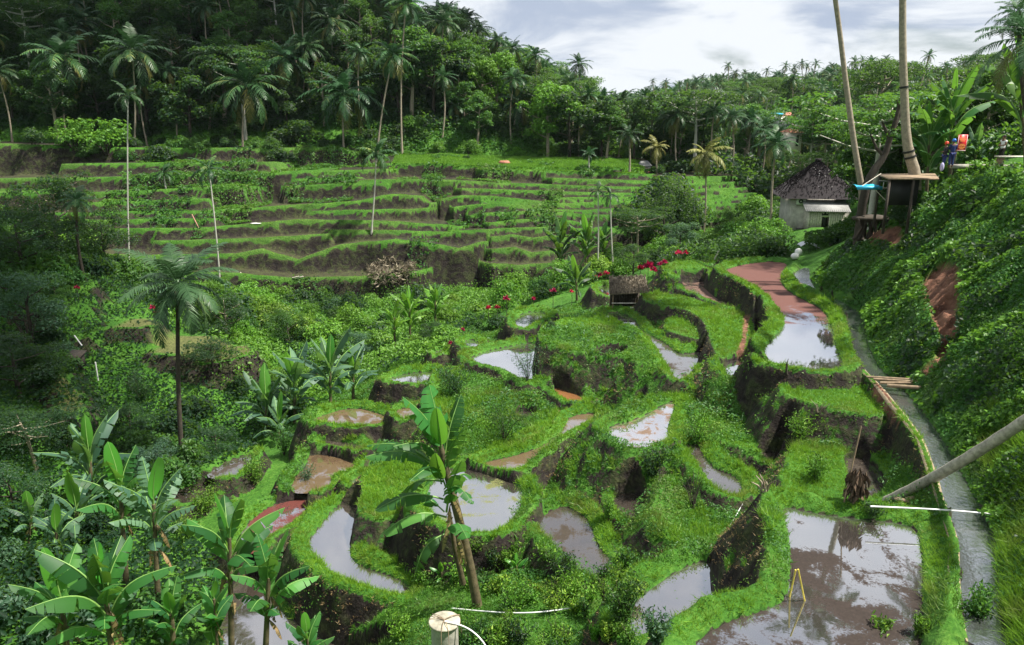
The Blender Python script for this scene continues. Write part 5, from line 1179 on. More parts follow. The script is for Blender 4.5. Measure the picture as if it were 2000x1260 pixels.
# ------------------------------------------------------------------ built things
M['wood_pale'] = simple('wood_pale', (.58, .54, .46), .85, .35, 9, bump=.5); M['wood_dark'] = simple('wood_dark', (.05, .04, .03), .9, .4, 5, bump=.5); M['wood_mid'] = simple('wood_mid', (.22, .16, .10), .85, .4, 6, bump=.4)
M['concrete'] = simple('concrete', (.30, .29, .25), .9, .4, 2.5, bump=.6, bscale=12, obj=False); M['canal_wall'] = simple('canal_wall', (.24, .19, .12), .9, .45, 1.8, bump=.7, bscale=9, obj=False)
M['pvc'] = simple('pvc', (.75, .76, .76), .4, .08, 2); M['plaster'] = simple('plaster', (.46, .44, .39), .9, .35, 2.2, bump=.3); M['thatch'] = simple('thatch', (.010, .007, .009), .95, .5, 4, bump=1.0, bscale=40)
M['blue'] = simple('blue', (.02, .35, .55), .45, .25, 2); M['blue_pale'] = simple('blue_pale', (.16, .42, .62), .5, .25, 1); M['tile'] = simple('tile', (.32, .13, .08), .8, .3, 2); M['pink'] = simple('pink', (.45, .14, .11), .7, .3, 1)
M['grey_metal'] = simple('grey_metal', (.22, .22, .215), .6, .25, 3); M['black'] = simple('black', (.012, .012, .012), .6, .2, 3); M['white'] = simple('white', (.72, .72, .70), .6, .12, 3); M['sign_red'] = simple('sign_red', (.62, .02, .03), .45, .05, 3)
M['sign_yellow'] = simple('sign_yellow', (.85, .35, .06), .5, .05, 3); M['yellow'] = simple('yellow', (.62, .50, .08), .6, .2, 5); M['skin'] = simple('skin', (.16, .08, .05), .6, .1, 8); M['navy'] = simple('navy', (.015, .03, .14), .8, .2, 9)
M['shirt_white'] = simple('shirt_white', (.75, .76, .80), .8, .06, 9); M['helmet_blue'] = simple('helmet_blue', (.02, .16, .60), .3, .05, 3); M['helmet_red'] = simple('helmet_red', (.65, .05, .02), .3, .05, 3); M['hair'] = simple('hair', (.01, .008, .007), .7, .2, 9)
M['moss_rock'] = simple('moss_rock', (.06, .055, .04), .95, .5, 3, bump=1.0, bscale=8)
def rz_m(a): c, s = math.cos(a), math.sin(a); return np.array([[c, -s, 0], [s, c, 0], [0, 0, 1]])
def pt(u, v, D): return on_d(u, v, D)
def pole(mb, a, b, r, n=7): return mb.tube(np.array([a, (np.array(a) + np.array(b)) / 2, b]), r, n)
def solo(mb, name, m, label, cat, loc=None, smooth=False, group=None): return tag(mb.build(name, m, None, smooth, loc), label, cat, group)

# channel wall along the valley side of the canal
n_right = 31; left = on_z(np.array([q[0] for q in PONDS[[p[0] for p in PONDS].index('canal')][5]][24:][::-1], float), np.array([q[1] for q in PONDS[[p[0] for p in PONDS].index('canal')][5]][24:][::-1], float), -11.0)
L_ = smooth_open(left, 2); T_ = unit(np.gradient(L_, axis=0)); S_ = np.stack([-T_[:, 1], T_[:, 0], 0 * T_[:, 0]], 1)
S_ = S_ * np.sign(-(S_[:, :1]) + 1e-9)                            # towards the left
wv = .24 + .10 * fbm(L_[:, 0], L_[:, 1], 1.5, 3, 77); hz = .04 + .05 * fbm(L_[:, 0], L_[:, 1], 1.0, 3, 78)
prof = [L_ + [0, 0, -.5], L_ + np.stack([0 * hz, 0 * hz, hz], 1), L_ + S_ * wv[:, None] + np.stack([0 * hz, 0 * hz, hz + .02], 1), L_ + S_ * wv[:, None] + [0, 0, -.5]]
mb = MB(); V_ = np.stack(prof, 1).reshape(-1, 3); i = np.arange(len(L_) - 1)[:, None] * 4; j = np.arange(4)[None]; mb.add(V_, np.stack([i + j, i + 4 + j, i + 4 + (j + 1) % 4, i + (j + 1) % 4], -1).reshape(-1, 4), .5)
solo(mb, 'channel_wall', M['canal_wall'], 'low worn tan concrete edge running along the left side of the water channel', 'channel wall')

# log bridge over the channel
a0, b0 = on_z(1693, 737, -10.72), on_z(1782, 743, -10.6)
for k, (o, lab) in enumerate([(0, 'farthest thin log of the little bridge over the channel'), (.17, 'second log of the little bridge over the channel'), (.34, 'third log of the little bridge, slightly askew'), (.52, 'nearest and thickest log of the little bridge')]):
    mb = MB(); off = np.array([.1 * k, -o * 2.2, .03 * (k % 2)]); pole(mb, a0 + off + [0, 0, .02], b0 + off + [.3 * (k == 2), .35 * (k == 2), .03], .06 + .02 * (k == 3), 8); solo(mb, 'bridge_log', M['wood_mid'], lab, 'log', smooth=True, group='logs of the little bridge')

# leaning palm trunk
A = ground(1742, 972) + [-.15, 0, -.15]; B = on_z(2002, 822, -7.9); mb = MB(); t = np.linspace(0, 1.75, 26); P = A + (B - A) * t[:, None]; P[:, 2] -= .14 * np.sin(t * math.pi)
mb.tube(P, .165 - .012 * t + .006 * np.cos(np.arange(26) * 3.14), 14); solo(mb, 'leaning_trunk', simple('ringed_bark', (.36, .33, .27), .9, .4, 7, bump=1.0, bscale=18), 'thick pale ringed palm trunk leaning across the channel at the right', 'tree trunk', smooth=True)
# pipes
def pipe(px, r, label, m='pvc', name='water_pipe', cat='pipe', z=None):
    P = np.array([(pt(u, v, d) if z is None else on_z(u, v, zz)) for (u, v, d, *zz_) in px for zz in [z]]); mb = MB(); mb.tube(smooth_open(P, 2), r, 7); return solo(mb, name, M[m], label, cat, smooth=True)
pipe([(1700,989,0),(1790,993,0),(1860,997,0),(1938,1004,0)], .024, 'long straight white pipe crossing the channel below the leaning trunk', z=-10.72)
D0 = 18.0
g1 = [(u, v, float(ground(u, v + 8)[1])) for u, v in ((882,1188),(930,1193),(1000,1198),(1060,1196),(1132,1185))]
pipe([(u, v, d - .1) for u, v, d in g1], .022, 'white pipe lying through the weeds behind the concrete pillar')
pipe([(1426,1026,float(ground(1426,1030)[1])),(1440,1003,float(ground(1440,1010)[1])),(1450,984,float(ground(1450,990)[1]))], .018, 'short thin white pipe sloping on the mound left of the muddy pond')
pipe([(1362,596,50.2),(1365,597,50.1),(1368,606,50),(1372,622,50)], .05, 'bent white spout pipe under the grassy rim of the inner terraces')
pipe([(1001,991,28.6),(1015,995,28.5)], .04, 'very short white pipe at the right shore of the round pond')
# concrete pillar
zt = -13.2; c = on_z(868, 1212, zt); bz = float(ground_z(c[0], c[1])) - 1.5; e = empty('concrete_pillar', (c[0], c[1], bz), 'round grey concrete pillar with a flat mossy lid at the bottom of the picture', 'pillar')
h = zt - bz; mb = MB(); mb.tube(np.array([[0, 0, 0], [0, 0, h * .5], [0, 0, h - .07]]), .37, 28); mb.build('shaft', M['concrete'], e, True)
mb = MB(); mb.tube(np.array([[0, 0, h - .07], [0, 0, h - .05], [0, 0, h - .01], [0, 0, h]]), [.40, .43, .43, .41], 32); mb.build('lid', simple('lid_concrete', (.33, .31, .24), .95, .5, 3.5, bump=.6), e, False)
P = np.array([c + [.02, -.1, .05], on_z(905, 1222, zt + .02), on_z(930, 1238, zt - .1), on_z(950, 1262, zt - .4), on_z(965, 1300, zt - .9)]); mb = MB(); mb.tube(smooth_open(P, 2), .022, 7); solo(mb, 'water_pipe', M['pvc'], 'white pipe starting on the concrete pillar lid and bending down to the right', 'pipe', smooth=True)
mb = MB(); r = np.random.default_rng(3)
for k in range(7):
    a = r.random() * 6.28; mb.tube(np.array([[0, 0, .03], [.22 * math.cos(a), .22 * math.sin(a), .06], [.46 * math.cos(a), .46 * math.sin(a), .0], [.52 * math.cos(a), .52 * math.sin(a), -.5 - .3 * r.random()]]), [.012, .01, .008, .004], 5)
solo(mb, 'dry_vine', M['wood_mid'], 'dry thin vine hanging over the concrete pillar lid', 'vine', loc=c + [0, 0, .0])
# yellow stakes, sticks
for (a, b, lab) in [((1541,1172),(1554,1113),'left yellow bamboo stake standing in the muddy pond'), ((1573,1180),(1559,1112),'right yellow bamboo stake standing in the muddy pond')]:
    q = on_z(a[0], a[1], -11.4); mb = MB(); pole(mb, q, on_d(b[0], b[1], q[1] - .1), .02); solo(mb, 'bamboo_stake', M['yellow'], lab, 'stake', smooth=True)
q = ground(1648, 985); mb = MB(); pole(mb, q, on_d(1682, 832, q[1] + .4), .022); solo(mb, 'bare_pole', M['wood_mid'], 'long thin bare stick rising from the dead palm stump', 'stick')
q = ground(1308, 520 + 20); mb = MB(); q = ground(1395, 508); pole(mb, q, q + [.35, 0, .85], .06); solo(mb, 'pale_stick', M['wood_pale'], 'short pale stick leaning on the dark bank behind the red algae pond', 'stick')
q = ground(192, 745); mb = MB(); pole(mb, q + [0, 0, -.2], q + [0, 0, 1.35], .05); solo(mb, 'white_post', M['white'], 'short white post in the bushes under the small left terraces', 'post')
q = on_d(145, 655, 50); mb = MB(); pole(mb, q, on_d(160, 675, 50), .04); solo(mb, 'pale_stick', M['white'], 'pale stick slanting on the left slope', 'stick')
# dead palm stump with dry fibres
q = ground(1665, 985); e = empty('dead_palm_stump', q, 'brown dead palm stump with drooping dry fibres at the head of the muddy pond', 'stump'); mb = MB(); mb.tube(np.array([[0, 0, -.2], [.02, 0, .45], [.12, 0, .8]]), [.12, .1, .05], 8); mb.build('stump', M['bark_dark'], e)
mb = MB(); k = 160; a = rng.random(k) * 6.28; rr = .05 + .28 * rng.random(k); T = unit(np.stack([np.cos(a) * .35, np.sin(a) * .35, -1 + 0 * a], 1)); leaf_cards(mb, np.stack([np.cos(a) * rr + .08, np.sin(a) * rr, .2 + .6 * rng.random(k)], 1), unit(np.cross(T, rand_dirs(k))), .45, .09, T=T); mb.build('fibres', simple('fibre', (.10, .065, .04), .95, .5, 9), e)
# dark planks by the trunk base
q = ground(1775, 985); mb = MB(); mb.box((0, 0, .05), (.42, .09, .02), rz_m(-.5)); mb.box((.3, .15, .1), (.35, .08, .02), rz_m(.2)); solo(mb, 'old_plank', M['wood_mid'], 'weathered planks lying by the foot of the leaning trunk', 'planks', loc=q)
# white sacks and sheet near the channel head
q = ground(1552, 508); mb = MB(); mb.ellipsoid((0, 0, .22), (.34, .26, .26), 10, 7); mb.ellipsoid((.35, .3, .5), (.3, .25, .3), 10, 7); solo(mb, 'white_sack', M['white'], 'bulging white sacks piled at the far end of the red algae pond', 'sacks', loc=q, smooth=True)
q = ground(1580, 488); mb = MB(); xs, ys = np.meshgrid(np.linspace(-.9, .9, 9), np.linspace(-.5, .5, 6)); zs = .55 + .12 * np.sin(xs * 4) * np.cos(ys * 5) - .35 * (xs + .2) ** 2; ii = np.arange(54).reshape(6, 9)
mb.add(np.stack([xs, ys, zs], -1), np.stack([ii[:-1, :-1], ii[:-1, 1:], ii[1:, 1:], ii[1:, :-1]], -1).reshape(-1, 4), .5); o = solo(mb, 'white_sheet', M['shirt_white'], 'crumpled whitish sheet draped by the hut foot above the sacks', 'sheet', loc=q); o.modifiers.new('s', 'SOLIDIFY').thickness = .03

# ---- hut
def hut():
    D = 75.0; c = pt(1606, 440, D); z0 = c[2]; rz = R(-8); e = empty('hut', (c[0] + .25, c[1] + 3.3, z0), 'old white walled hut with a dark steep thatched roof and lean to porch', 'hut', rz=rz, sc=1.2)
    W_, Dp, Hh = 2.35, 2.3, 2.35
    mb = MB(); mb.box((0, 0, Hh / 2 - .5), (W_, Dp, Hh / 2 + .5)); mb.build('wall', M['plaster'], e)
    mb = MB(); ex, ey = 3.2, 3.1
    base = np.array([(-ex, -ey, Hh - .15), (ex, -ey, Hh - .15), (ex, ey, Hh - .15), (-ex, ey, Hh - .15)]); n = 10; t = np.linspace(0, 1, n); rings = []
    for k in t:
        s = 1 - k; rings.append(np.array([(x * (s * .97 + .03) , y * (s * .97 + .03), Hh - .15 + 2.95 * (k ** 1.0)) for x, y, _ in base]))
    V_ = np.vstack(rings); F_ = [(4 * i + j, 4 * i + (j + 1) % 4, 4 * i + 4 + (j + 1) % 4, 4 * i + 4 + j) for i in range(n - 1) for j in range(4)]; mb.add(V_, F_, .5); mb.add(base + [0, 0, -.0], [(3, 2, 1, 0)], .5)
    mb.box((0, 0, Hh + 2.85), (.22, .22, .14)); k = 2600                # shaggy straw on the roof slopes
    f = rng.random(k) ** .75; side = rng.integers(0, 4, k); w_ = rng.uniform(-1, 1, k); s = (1 - f) * .97 + .03
    bx = np.where(side % 2 == 0, w_ * ex * s, np.where(side == 1, ex, -ex) * s); by = np.where(side % 2 == 1, w_ * ey * s, np.where(side == 0, -ey, ey) * s)
    C = np.stack([bx, by, Hh - .12 + 2.95 * f], 1); out = unit(np.stack([np.where(side == 1, 1., np.where(side == 3, -1., 0)), np.where(side == 0, -1., np.where(side == 2, 1., 0)), 0 * f], 1)); T = unit(out * .74 - np.array([0, 0, .68]))
    roof = mb.build('roof', M['thatch'], e); mb = MB(); leaf_cards(mb, C + out * .01, unit(out * .68 + np.array([0, 0, .74]) + rng.normal(size=(k, 3)) * .15), .24, .16, T=T + rng.normal(size=(k, 3)) * .06); mb.build('straw', simple('dark_straw', (.012, .008, .011), .98, .6, 7), roof)
    mb = MB(); k = 16; f = rng.random(k) * .8; w_ = rng.uniform(-1, 1, k); s = (1 - f) * .97 + .03; leaf_cards(mb, np.stack([w_ * ex * s, -ey * s - .06, Hh - .02 + 2.95 * f ** 1.06], 1), unit(np.tile([0, -.68, .74], (k, 1)) + rng.normal(size=(k, 3)) * .2), .06, .7); mb.build('fallen_petals', M['white'], roof)
    # porch
    px0, px1, py = -1.25, 1.45, -Dp - 1.5
    mb = MB(); nb = 15
    for i in range(nb):
        x0 = px0 + (px1 - px0) * i / nb; xm = x0 + .09
        if abs(xm - .03) < .26: mb.box((xm, py, 1.62 - .6 + .02), (.088, .02, .22 + .03 * (i % 2)))
        else: mb.box((xm, py + .006 * (i % 3), .68 - .2), (.084, .02, .86 + .02 * math.sin(i * 3)))
    for i in range(8): mb.box((px0, py + .1 + i * .19, .5), (.02, .09, .85)); mb.box((px1, py + .1 + i * .19, .5), (.02, .09, .85))
    porch = mb.build('porch_wall', M['wood_pale'], e)
    mb = MB(); mb.box((.03, py + .12, .45), (.24, .03, .75)); mb.add([(-.22, py - .03, .95), (.28, py - .03, .95), (.30, py - .03, 1.18), (.14, py - .03, 1.05), (.03, py - .03, 1.42), (-.08, py - .03, 1.05), (-.24, py - .03, 1.18)], [(0, 1, 2, 3, 4, 5, 6)]); mb.build('doorway', M['black'], porch)
    mb = MB(); [mb.box((.03, py - .12 - .13 * i, -.28 - .12 * i), (.26, .13, .10)) for i in range(3)]; mb.build('steps', M['white'], porch)
    mb = MB(); V_ = np.array([(px0 - .35, py - .35, 1.32), (px1 + .5, py - .35, 1.32), (px1 + .5, -Dp + .02, 2.08), (px0 - .35, -Dp + .02, 2.08)]); mb.add(np.vstack([V_, V_ - [0, 0, .05]]), [(0, 1, 2, 3), (7, 6, 5, 4), (0, 4, 5, 1), (1, 5, 6, 2), (3, 7, 4, 0)])
    for i in range(22): x = px0 - .3 + i * .16; mb.tube(np.array([(x, py - .35, 1.335), (x, (py - Dp) / 2, 1.71), (x, -Dp, 2.09)]), .025, 4)
    mb.build('porch_roof', M['grey_metal'], e)
    mb = MB(); mb.box((.25, py + .45, -.95), (2.1, 1.0, .62)); mb.build('foundation', simple('dark_block', (.035, .03, .028), .95, .5, 4, bump=.8), e)
    ac = MB(); ac.box((-1.66, -Dp - .17, 1.95), (.36, .16, .27)); o = ac.build('air_conditioner', M['white'], e)
    mb = MB(); mb.tube(np.array([(-1.7, -Dp - .325, 1.95), (-1.7, -Dp - .335, 1.95), (-1.7, -Dp - .345, 1.95)]), .19, 20); mb.build('fan', M['black'], o)
    mb = MB(); mb.tube(np.array([(-1.7, -Dp - .345, 1.95), (-1.7, -Dp - .35, 1.95), (-1.7, -Dp - .36, 1.95)]), .06, 12); mb.build('hub', M['white'], o)
hut()
# small low dark wall pieces, roots and stones right of the hut
q = pt(1700, 430, 49); e = empty('root_heap', (q[0], q[1], float(ground_z(q[0], q[1]))), 'dark heap of roots and rubble between the hut and the platform', 'roots'); mb = MB(); r = np.random.default_rng(8)
for k in range(16):
    a = r.uniform(-1, 1, 3); s_ = np.array([a[0] * 1.0, a[1] * .5, 1.4 + a[2] * .25]); mb.tube(np.array([s_, s_ * [.8, .8, .5] + r.normal(size=3) * .1, s_ * [1.2, 1.1, 0]]), [.09, .07, .10], 6)
mb.ellipsoid((0, 0, 1.35), (1.3, .6, .25), 12, 6); mb.build('roots', M['wood_dark'], e, True)

# ---- the two tall trunks with their crowns above the picture, and the forked dead tree
def tall_trunk(px, D, rpx, label, bands=(), crown_h=5.0, seed=1, name='coconut_palm'):
    P = np.array([pt(u, v, D) for u, v in px]); g = P[-1].copy(); g[2] = min(ground_z(g[0], g[1]), g[2]) - .3; P = np.vstack([P, g]); up = P[0] - P[1]; top = P[0] + unit(up) * crown_h; P = np.vstack([top, P]); base = P[-1]
    e = empty(name, base, label, 'palm tree'); Q = smooth_open(P - base, 2); rr = np.interp(np.linspace(0, 1, len(Q)), np.linspace(0, 1, len(rpx)), rpx) * D / FPX; mb = MB(); mb.tube(Q, rr, 12); tr = mb.build('trunk', M['bark_pale'], e, True)
    for b in bands:
        i = int(np.argmin(np.abs(Q[:, 2] - (pt(px[0][0], b, D)[2] - base[2])))); mb = MB(); d_ = unit(Q[i] - Q[i - 1]); mb.tube(np.array([Q[i] - d_ * .06, Q[i], Q[i] + d_ * .06]), rr[i] * 1.14, 12); mb.build('band', M['black'], tr)
    c = bpy.data.objects.new('crown', PALMS[seed]); COL.objects.link(c); c.parent = e; c.location = Q[0]; c.scale = (1.1, 1.1, 1.1)
tall_trunk([(1630,-10),(1640,60),(1648,130),(1657,200),(1668,280),(1678,340),(1686,385)], 50, [4,4.2,4.5,5,5.5,6.2,7.5], 'tall bare pale palm trunk rising from behind the hut, slightly curved', seed=1)
tall_trunk([(1763,-10),(1763,100),(1766,180),(1769,260),(1775,300),(1790,346)], 47, [5.5,5.8,6.5,7.5,9,11,15], 'thickest tall palm trunk, straight with black bands, by the platform', bands=(178, 291, 305), seed=2)
def forked():
    D = 49; P = lambda u, v, d=0: pt(u, v, D + d); b = P(1688, 372); bz = float(ground_z(b[0], b[1])); o = np.array([b[0], b[1], bz]); e = empty('dead_forked_tree', o, 'dark gnarled leafless tree bending between the two tall palm trunks', 'tree'); mb = MB()
    main = np.array([[b[0], b[1], bz - .3], b, P(1705, 335), P(1728, 305), P(1738, 270), P(1750, 235), P(1757, 205)]) - o; mb.tube(smooth_open(main, 1), np.interp(np.linspace(0, 1, 12), [0, .5, 1], [.34, .26, .10])[:len(smooth_open(main, 1))] if len(smooth_open(main, 1)) == 12 else np.linspace(.32, .1, len(smooth_open(main, 1))), 9)
    for q in ([(1738,270),(1728,250),(1722,235)], [(1728,305),(1712,290),(1700,262)], [(1745,250),(1758,225),(1752,195)]): mb.tube(np.array([P(*a) for a in q]) - o, [.16, .1, .05], 7)
    mb.build('trunk', M['bark_dark'], e, True); cb = MB(); clump_crown(cb, [(P(1724,232) - o, .45), (P(1740,262) - o, .4), (P(1757,200) - o, .3)], 400, .16); cb.build('foliage', M['leaf_mid'], e)
forked()

# ---- viewing platform, blue awning, kerb, bench table
def platform():
    D = 46; q = pt(1760, 350, D); e = empty('viewing_platform', (q[0], q[1], q[2] - 3), 'wooden viewing platform with dark underside beside the thickest palm trunk', 'platform'); o = np.array(e.location)
    a = np.array([pt(1714, 339, 47.5), pt(1736, 348, 44), pt(1834, 349, 44), pt(1826, 339, 48)]) - o; z = a[:, 2].mean(); a[:, 2] = z; mb = MB(); mb.add(np.vstack([a, a - [0, 0, .09]]), [(0, 1, 2, 3), (7, 6, 5, 4), (0, 4, 5, 1), (1, 5, 6, 2), (2, 6, 7, 3), (3, 7, 4, 0)]); mb.build('deck', M['wood_mid'], e)
    for k, (u, v, d) in enumerate([(1738, 349, 44.1), (1719, 342, 46.8), (1785, 350, 44.1)]):
        p = pt(u, v, d) - o; p[2] = z; mb = MB(); mb.box(p - [0, 0, 1.65], (.06, .06, 1.6)); mb.build('post', M['wood_dark'], e)
    p = pt(1768, 350, 44.8) - o; mb = MB(); mb.box((p[0], p[1], z - .85), (.85, .03, .8)); mb.build('shade_board', M['black'], e)  # black board put in for the shade of the recess under the deck
platform()
def awning():
    D = 46.5; q = pt(1692, 364, D); e = empty('blue_awning', q, 'bright blue awning sheet on a light frame, left of the platform', 'awning'); xs, ys = np.meshgrid(np.linspace(-.78, .78, 10), np.linspace(-.5, .5, 6)); zs = .05 * np.sin(xs * 5) + .05 * np.cos(ys * 6) - .10 * ys * -1 + .04; ii = np.arange(60).reshape(6, 10); mb = MB()
    mb.add(np.stack([xs, ys, zs], -1), np.stack([ii[:-1, :-1], ii[:-1, 1:], ii[1:, 1:], ii[1:, :-1]], -1).reshape(-1, 4), .5); mb.box((0, -.5, -.06), (.78, .01, .10)); mb.build('sheet', M['blue'], e); mb = MB()
    for a, b in (((-.45, -.4, .05), (.95, .3, .75)), ((.5, -.5, -.06), (1.35, -.4, -.06)), ((.75, 0, .35), (1.35, -.2, .32)), ((.35, -.3, -.1), (1.25, -.4, -.95)), ((.8, -.5, .3), (.8, -.5, -.1))): pole(mb, a, b, .025, 5)
    mb.build('frame', M['wood_pale'], e)
awning()
mb = MB(); P = np.array([pt(u, v, 46.5) for u, v in ((1858,322),(1890,320),(1945,321),(1990,323))]); [mb.box((P[k] + P[k + 1]) / 2 - [0, 0, .12], (abs(P[k + 1, 0] - P[k, 0]) / 2, .15, .12)) for k in range(3)]; solo(mb, 'path_kerb', M['concrete'], 'low pale kerb along the path edge below the red sign', 'kerb')
q = pt(1985, 305, 45.5); e = empty('path_table', (q[0], q[1], q[2] - .75), 'long flat topped table at the right end of the path', 'table'); mb = MB(); mb.box((0, 0, .72), (1.1, .35, .035)); mb.build('table_top', M['wood_pale'], e)
for x in (-.92, .92): mb = MB(); mb.box((x, 0, .34), (.07, .28, .34)); mb.build('leg', M['wood_mid'], e)
# red sign
q = pt(1879, 279, 47); gz = float(ground_z(q[0], q[1])); e = empty('red_sign', (q[0], q[1], min(gz, q[2] - 1.2)), 'upright red notice board with white border and yellow lettering on a post', 'sign'); h = q[2] - e.location[2]
mb = MB(); mb.box((-.24, .05, h / 2 - .1), (.025, .025, h / 2 + .35)); mb.build('post', M['wood_dark'], e); mb = MB(); mb.box((0, 0, h), (.29, .02, .49)); bd = mb.build('board', M['sign_red'], e)
mb = MB(); [mb.box(c, s) for c, s in (((0, -.024, h + .46), (.27, .004, .012)), ((0, -.024, h - .46), (.27, .004, .012)), ((-.262, -.024, h), (.012, .004, .445)), ((.262, -.024, h), (.012, .004, .445)))]; mb.build('border', M['white'], bd)
mb = MB(); r = np.random.default_rng(5)
for row, (zc, hw, n_) in enumerate([(.36, .10, 3), (.27, .20, 6), (.19, .20, 6), (.10, .14, 4), (-.10, .16, 5), (-.19, .20, 7), (-.28, .20, 6), (-.37, .12, 4)]):
    for k in range(n_): x = -hw + 2 * hw * (k + .5) / n_; mb.box((x, -.024, h + zc), (hw / n_ * .62, .004, .028 * (.8 + .4 * r.random())))
mb.build('lettering', M['sign_yellow'], bd)
# far roofs, stall, tents
def house(u0, u1, vt, vb, D, roofm, label, wallm='white', hgt=2.2, name='house', cat='house', deep=5):
    a, b = pt(u0, vb, D), pt(u1, vb, D); w = (b[0] - a[0]) / 2; c = (a + b) / 2; rh = pt(u0, vt, D)[2] - c[2]; e = empty(name, (c[0], c[1] + deep / 2, c[2] - hgt), label, cat)
    mb = MB(); mb.box((0, 0, hgt / 2 - .2), (w * .82, deep / 2 * .8, hgt / 2 + .2)); mb.build('wall', M[wallm], e); mb = MB(); d = deep / 2
    V_ = [(-w, -d, hgt), (w, -d, hgt), (w, d, hgt), (-w, d, hgt), (-w * .55, 0, hgt + rh), (w * .55, 0, hgt + rh)]; mb.add(V_, [(3, 2, 1, 0)], .5); mb.add(V_, [(0, 1, 5, 4), (2, 3, 4, 5)], .5); mb.add(V_, [(1, 2, 5), (3, 0, 4)], .5); mb.build('roof', M[roofm], e)
    mb = MB(); mb.box((w * .2, -d * .8 - .01, hgt * .45), (w * .18, .03, hgt * .32)); mb.build('window', M['black'], e); return e
house(1790,1842,184,197,95,'blue_pale','house with a pale blue roof among the trees right of the thickest trunk'); house(1856,1880,186,194,100,'tile','small house with an orange tiled roof above the red sign')
house(1518,1532,218,223,150,'blue','tiny house with a turquoise roof in the valley woods'); house(1536,1556,219,227,150,'pink','tiny house with a pinkish roof right of the turquoise one'); house(1545,1572,252,259,110,'tile','small house with a tan roof in the woods above the hut', 'wood_pale')
house(1212,1238,212,219,210,'tile','distant pavilion with a brown red roof at the end of the treeline', 'wood_mid', 2.5)
house(1205,1270,329,336,120,'pink','low market stall with a long pink roof at the end of the bright green terrace','wood_pale',1.0,'stall','stall',3); house(1248,1274,315,324,124,'grey_metal','grey roofed little shed behind the pink stall','white',1.4,'shed','shed',3)
house(1206,1240,324,327,126,'grey_metal','low grey roof left of the shed behind the pink stall','wood_mid',.8,'shelter','shelter',3)
def tent(u0, u1, vt, vb, D, label):
    a, b = pt(u0, vb, D), pt(u1, vb, D); w = (b[0] - a[0]) / 2; c = (a + b) / 2; rh = pt(u0, vt, D)[2] - c[2]; hg = 2.0; e = empty('blue_tent', (c[0], c[1] + w, c[2] - hg), label, 'tent'); mb = MB(); V_ = [(-w, -w, hg), (w, -w, hg), (w, w, hg), (-w, w, hg), (0, 0, hg + rh)]; mb.add(V_, [(0, 1, 4), (1, 2, 4), (2, 3, 4), (3, 0, 4)], .5)
    Vs = np.array(V_[:4]); mb.add(np.vstack([Vs, Vs - [0, 0, .25]]), [(0, 4, 5, 1), (1, 5, 6, 2), (2, 6, 7, 3), (3, 7, 4, 0)], .5); mb.build('canopy', M['blue_pale'], e)
    for x in (-1, 1):
        for y in (-1, 1): mb = MB(); pole(mb, (x * w * .97, y * w * .97, -.2), (x * w * .97, y * w * .97, hg), .04, 6); mb.build('post', M['white'], e)
tent(1938,1990,232,246,58,'light blue canopy tent behind the white shirted person')
mb = MB(); q = pt(985, 331, 122); mb.box((0, 0, .2), (1.1, .6, .25), taper=.6); solo(mb, 'orange_tarp', M['tile'], 'orange tarpaulin heap on the edge of the bright green terrace', 'tarpaulin', loc=(q[0], q[1], float(ground_z(q[0], q[1]))))
q = ground(500, 440); mb = MB(); mb.ellipsoid((0, 0, .0), (.8, .4, .06), 12, 5); solo(mb, 'white_plastic', M['white'], 'white plastic sheet lying on the left terraces', 'plastic sheet', loc=q)
q = ground(388, 448); mb = MB(); pole(mb, q, q + [-.7, 0, 1.8], .07); solo(mb, 'pink_pole', simple('pink_pole', (.5, .25, .2), .8), 'short slanting pinkish pole on the left terraces', 'pole')
q = ground(911, 312); bush(911, 310, 14, 'leaf_dark', 'single tiny dark shrub on the bright green terrace')
for (a, b, lab) in [((572,552),(584,540),'left pale plank of a pair below the lowest terrace wall'),((578,556),(592,540),'right pale plank of a pair below the lowest terrace wall'),((470,540),(482,550),'pale plank lying near the crooked areca palm foot')]:
    p1 = ground(*a); mb = MB(); pole(mb, p1 + [0, 0, .1], pt(b[0], b[1], p1[1] - .2), .07, 5); solo(mb, 'pale_plank', M['wood_pale'], lab, 'plank')
# stone faced terrace corner left of the bright green terrace
def rock(u, v, D, r_, label, seed):
    rr = np.random.default_rng(seed); mb = MB(); c = pt(u, v, D); th = np.linspace(0, math.pi, 15); ph = np.arange(26) * 2 * math.pi / 26; Dv = np.array([(math.sin(t) * math.cos(p), math.sin(t) * math.sin(p), math.cos(t)) for t in th for p in ph]); s = 1 + .35 * fbm(Dv[:, 0] * 2 + Dv[:, 2] * 3 + seed, Dv[:, 1] * 2 - Dv[:, 2] * 2, .9, 4, seed); V_ = Dv * s[:, None] * np.array(r_)
    F_ = [(i * 26 + j, (i + 1) * 26 + j, (i + 1) * 26 + (j + 1) % 26, i * 26 + (j + 1) % 26) for i in range(14) for j in range(26)]; mb.add(V_, F_, .5); solo(mb, 'boulder', M['moss_rock'], label, 'boulder', loc=c)
0 and rock(728, 362, 113, (2.8, 2, 1.9), 'dark boulder at the terrace corner below the thin areca palm', 3); 0 and rock(812, 408, 103.5, (1.5, 1.2, 1.3), 'dark grooved rock at the end of the long straw coloured ledge', 5); 0 and rock(792, 300, 127, (3.2, 2, 1.3), 'brown earth outcrop at the left end of the bright green terrace', 7)

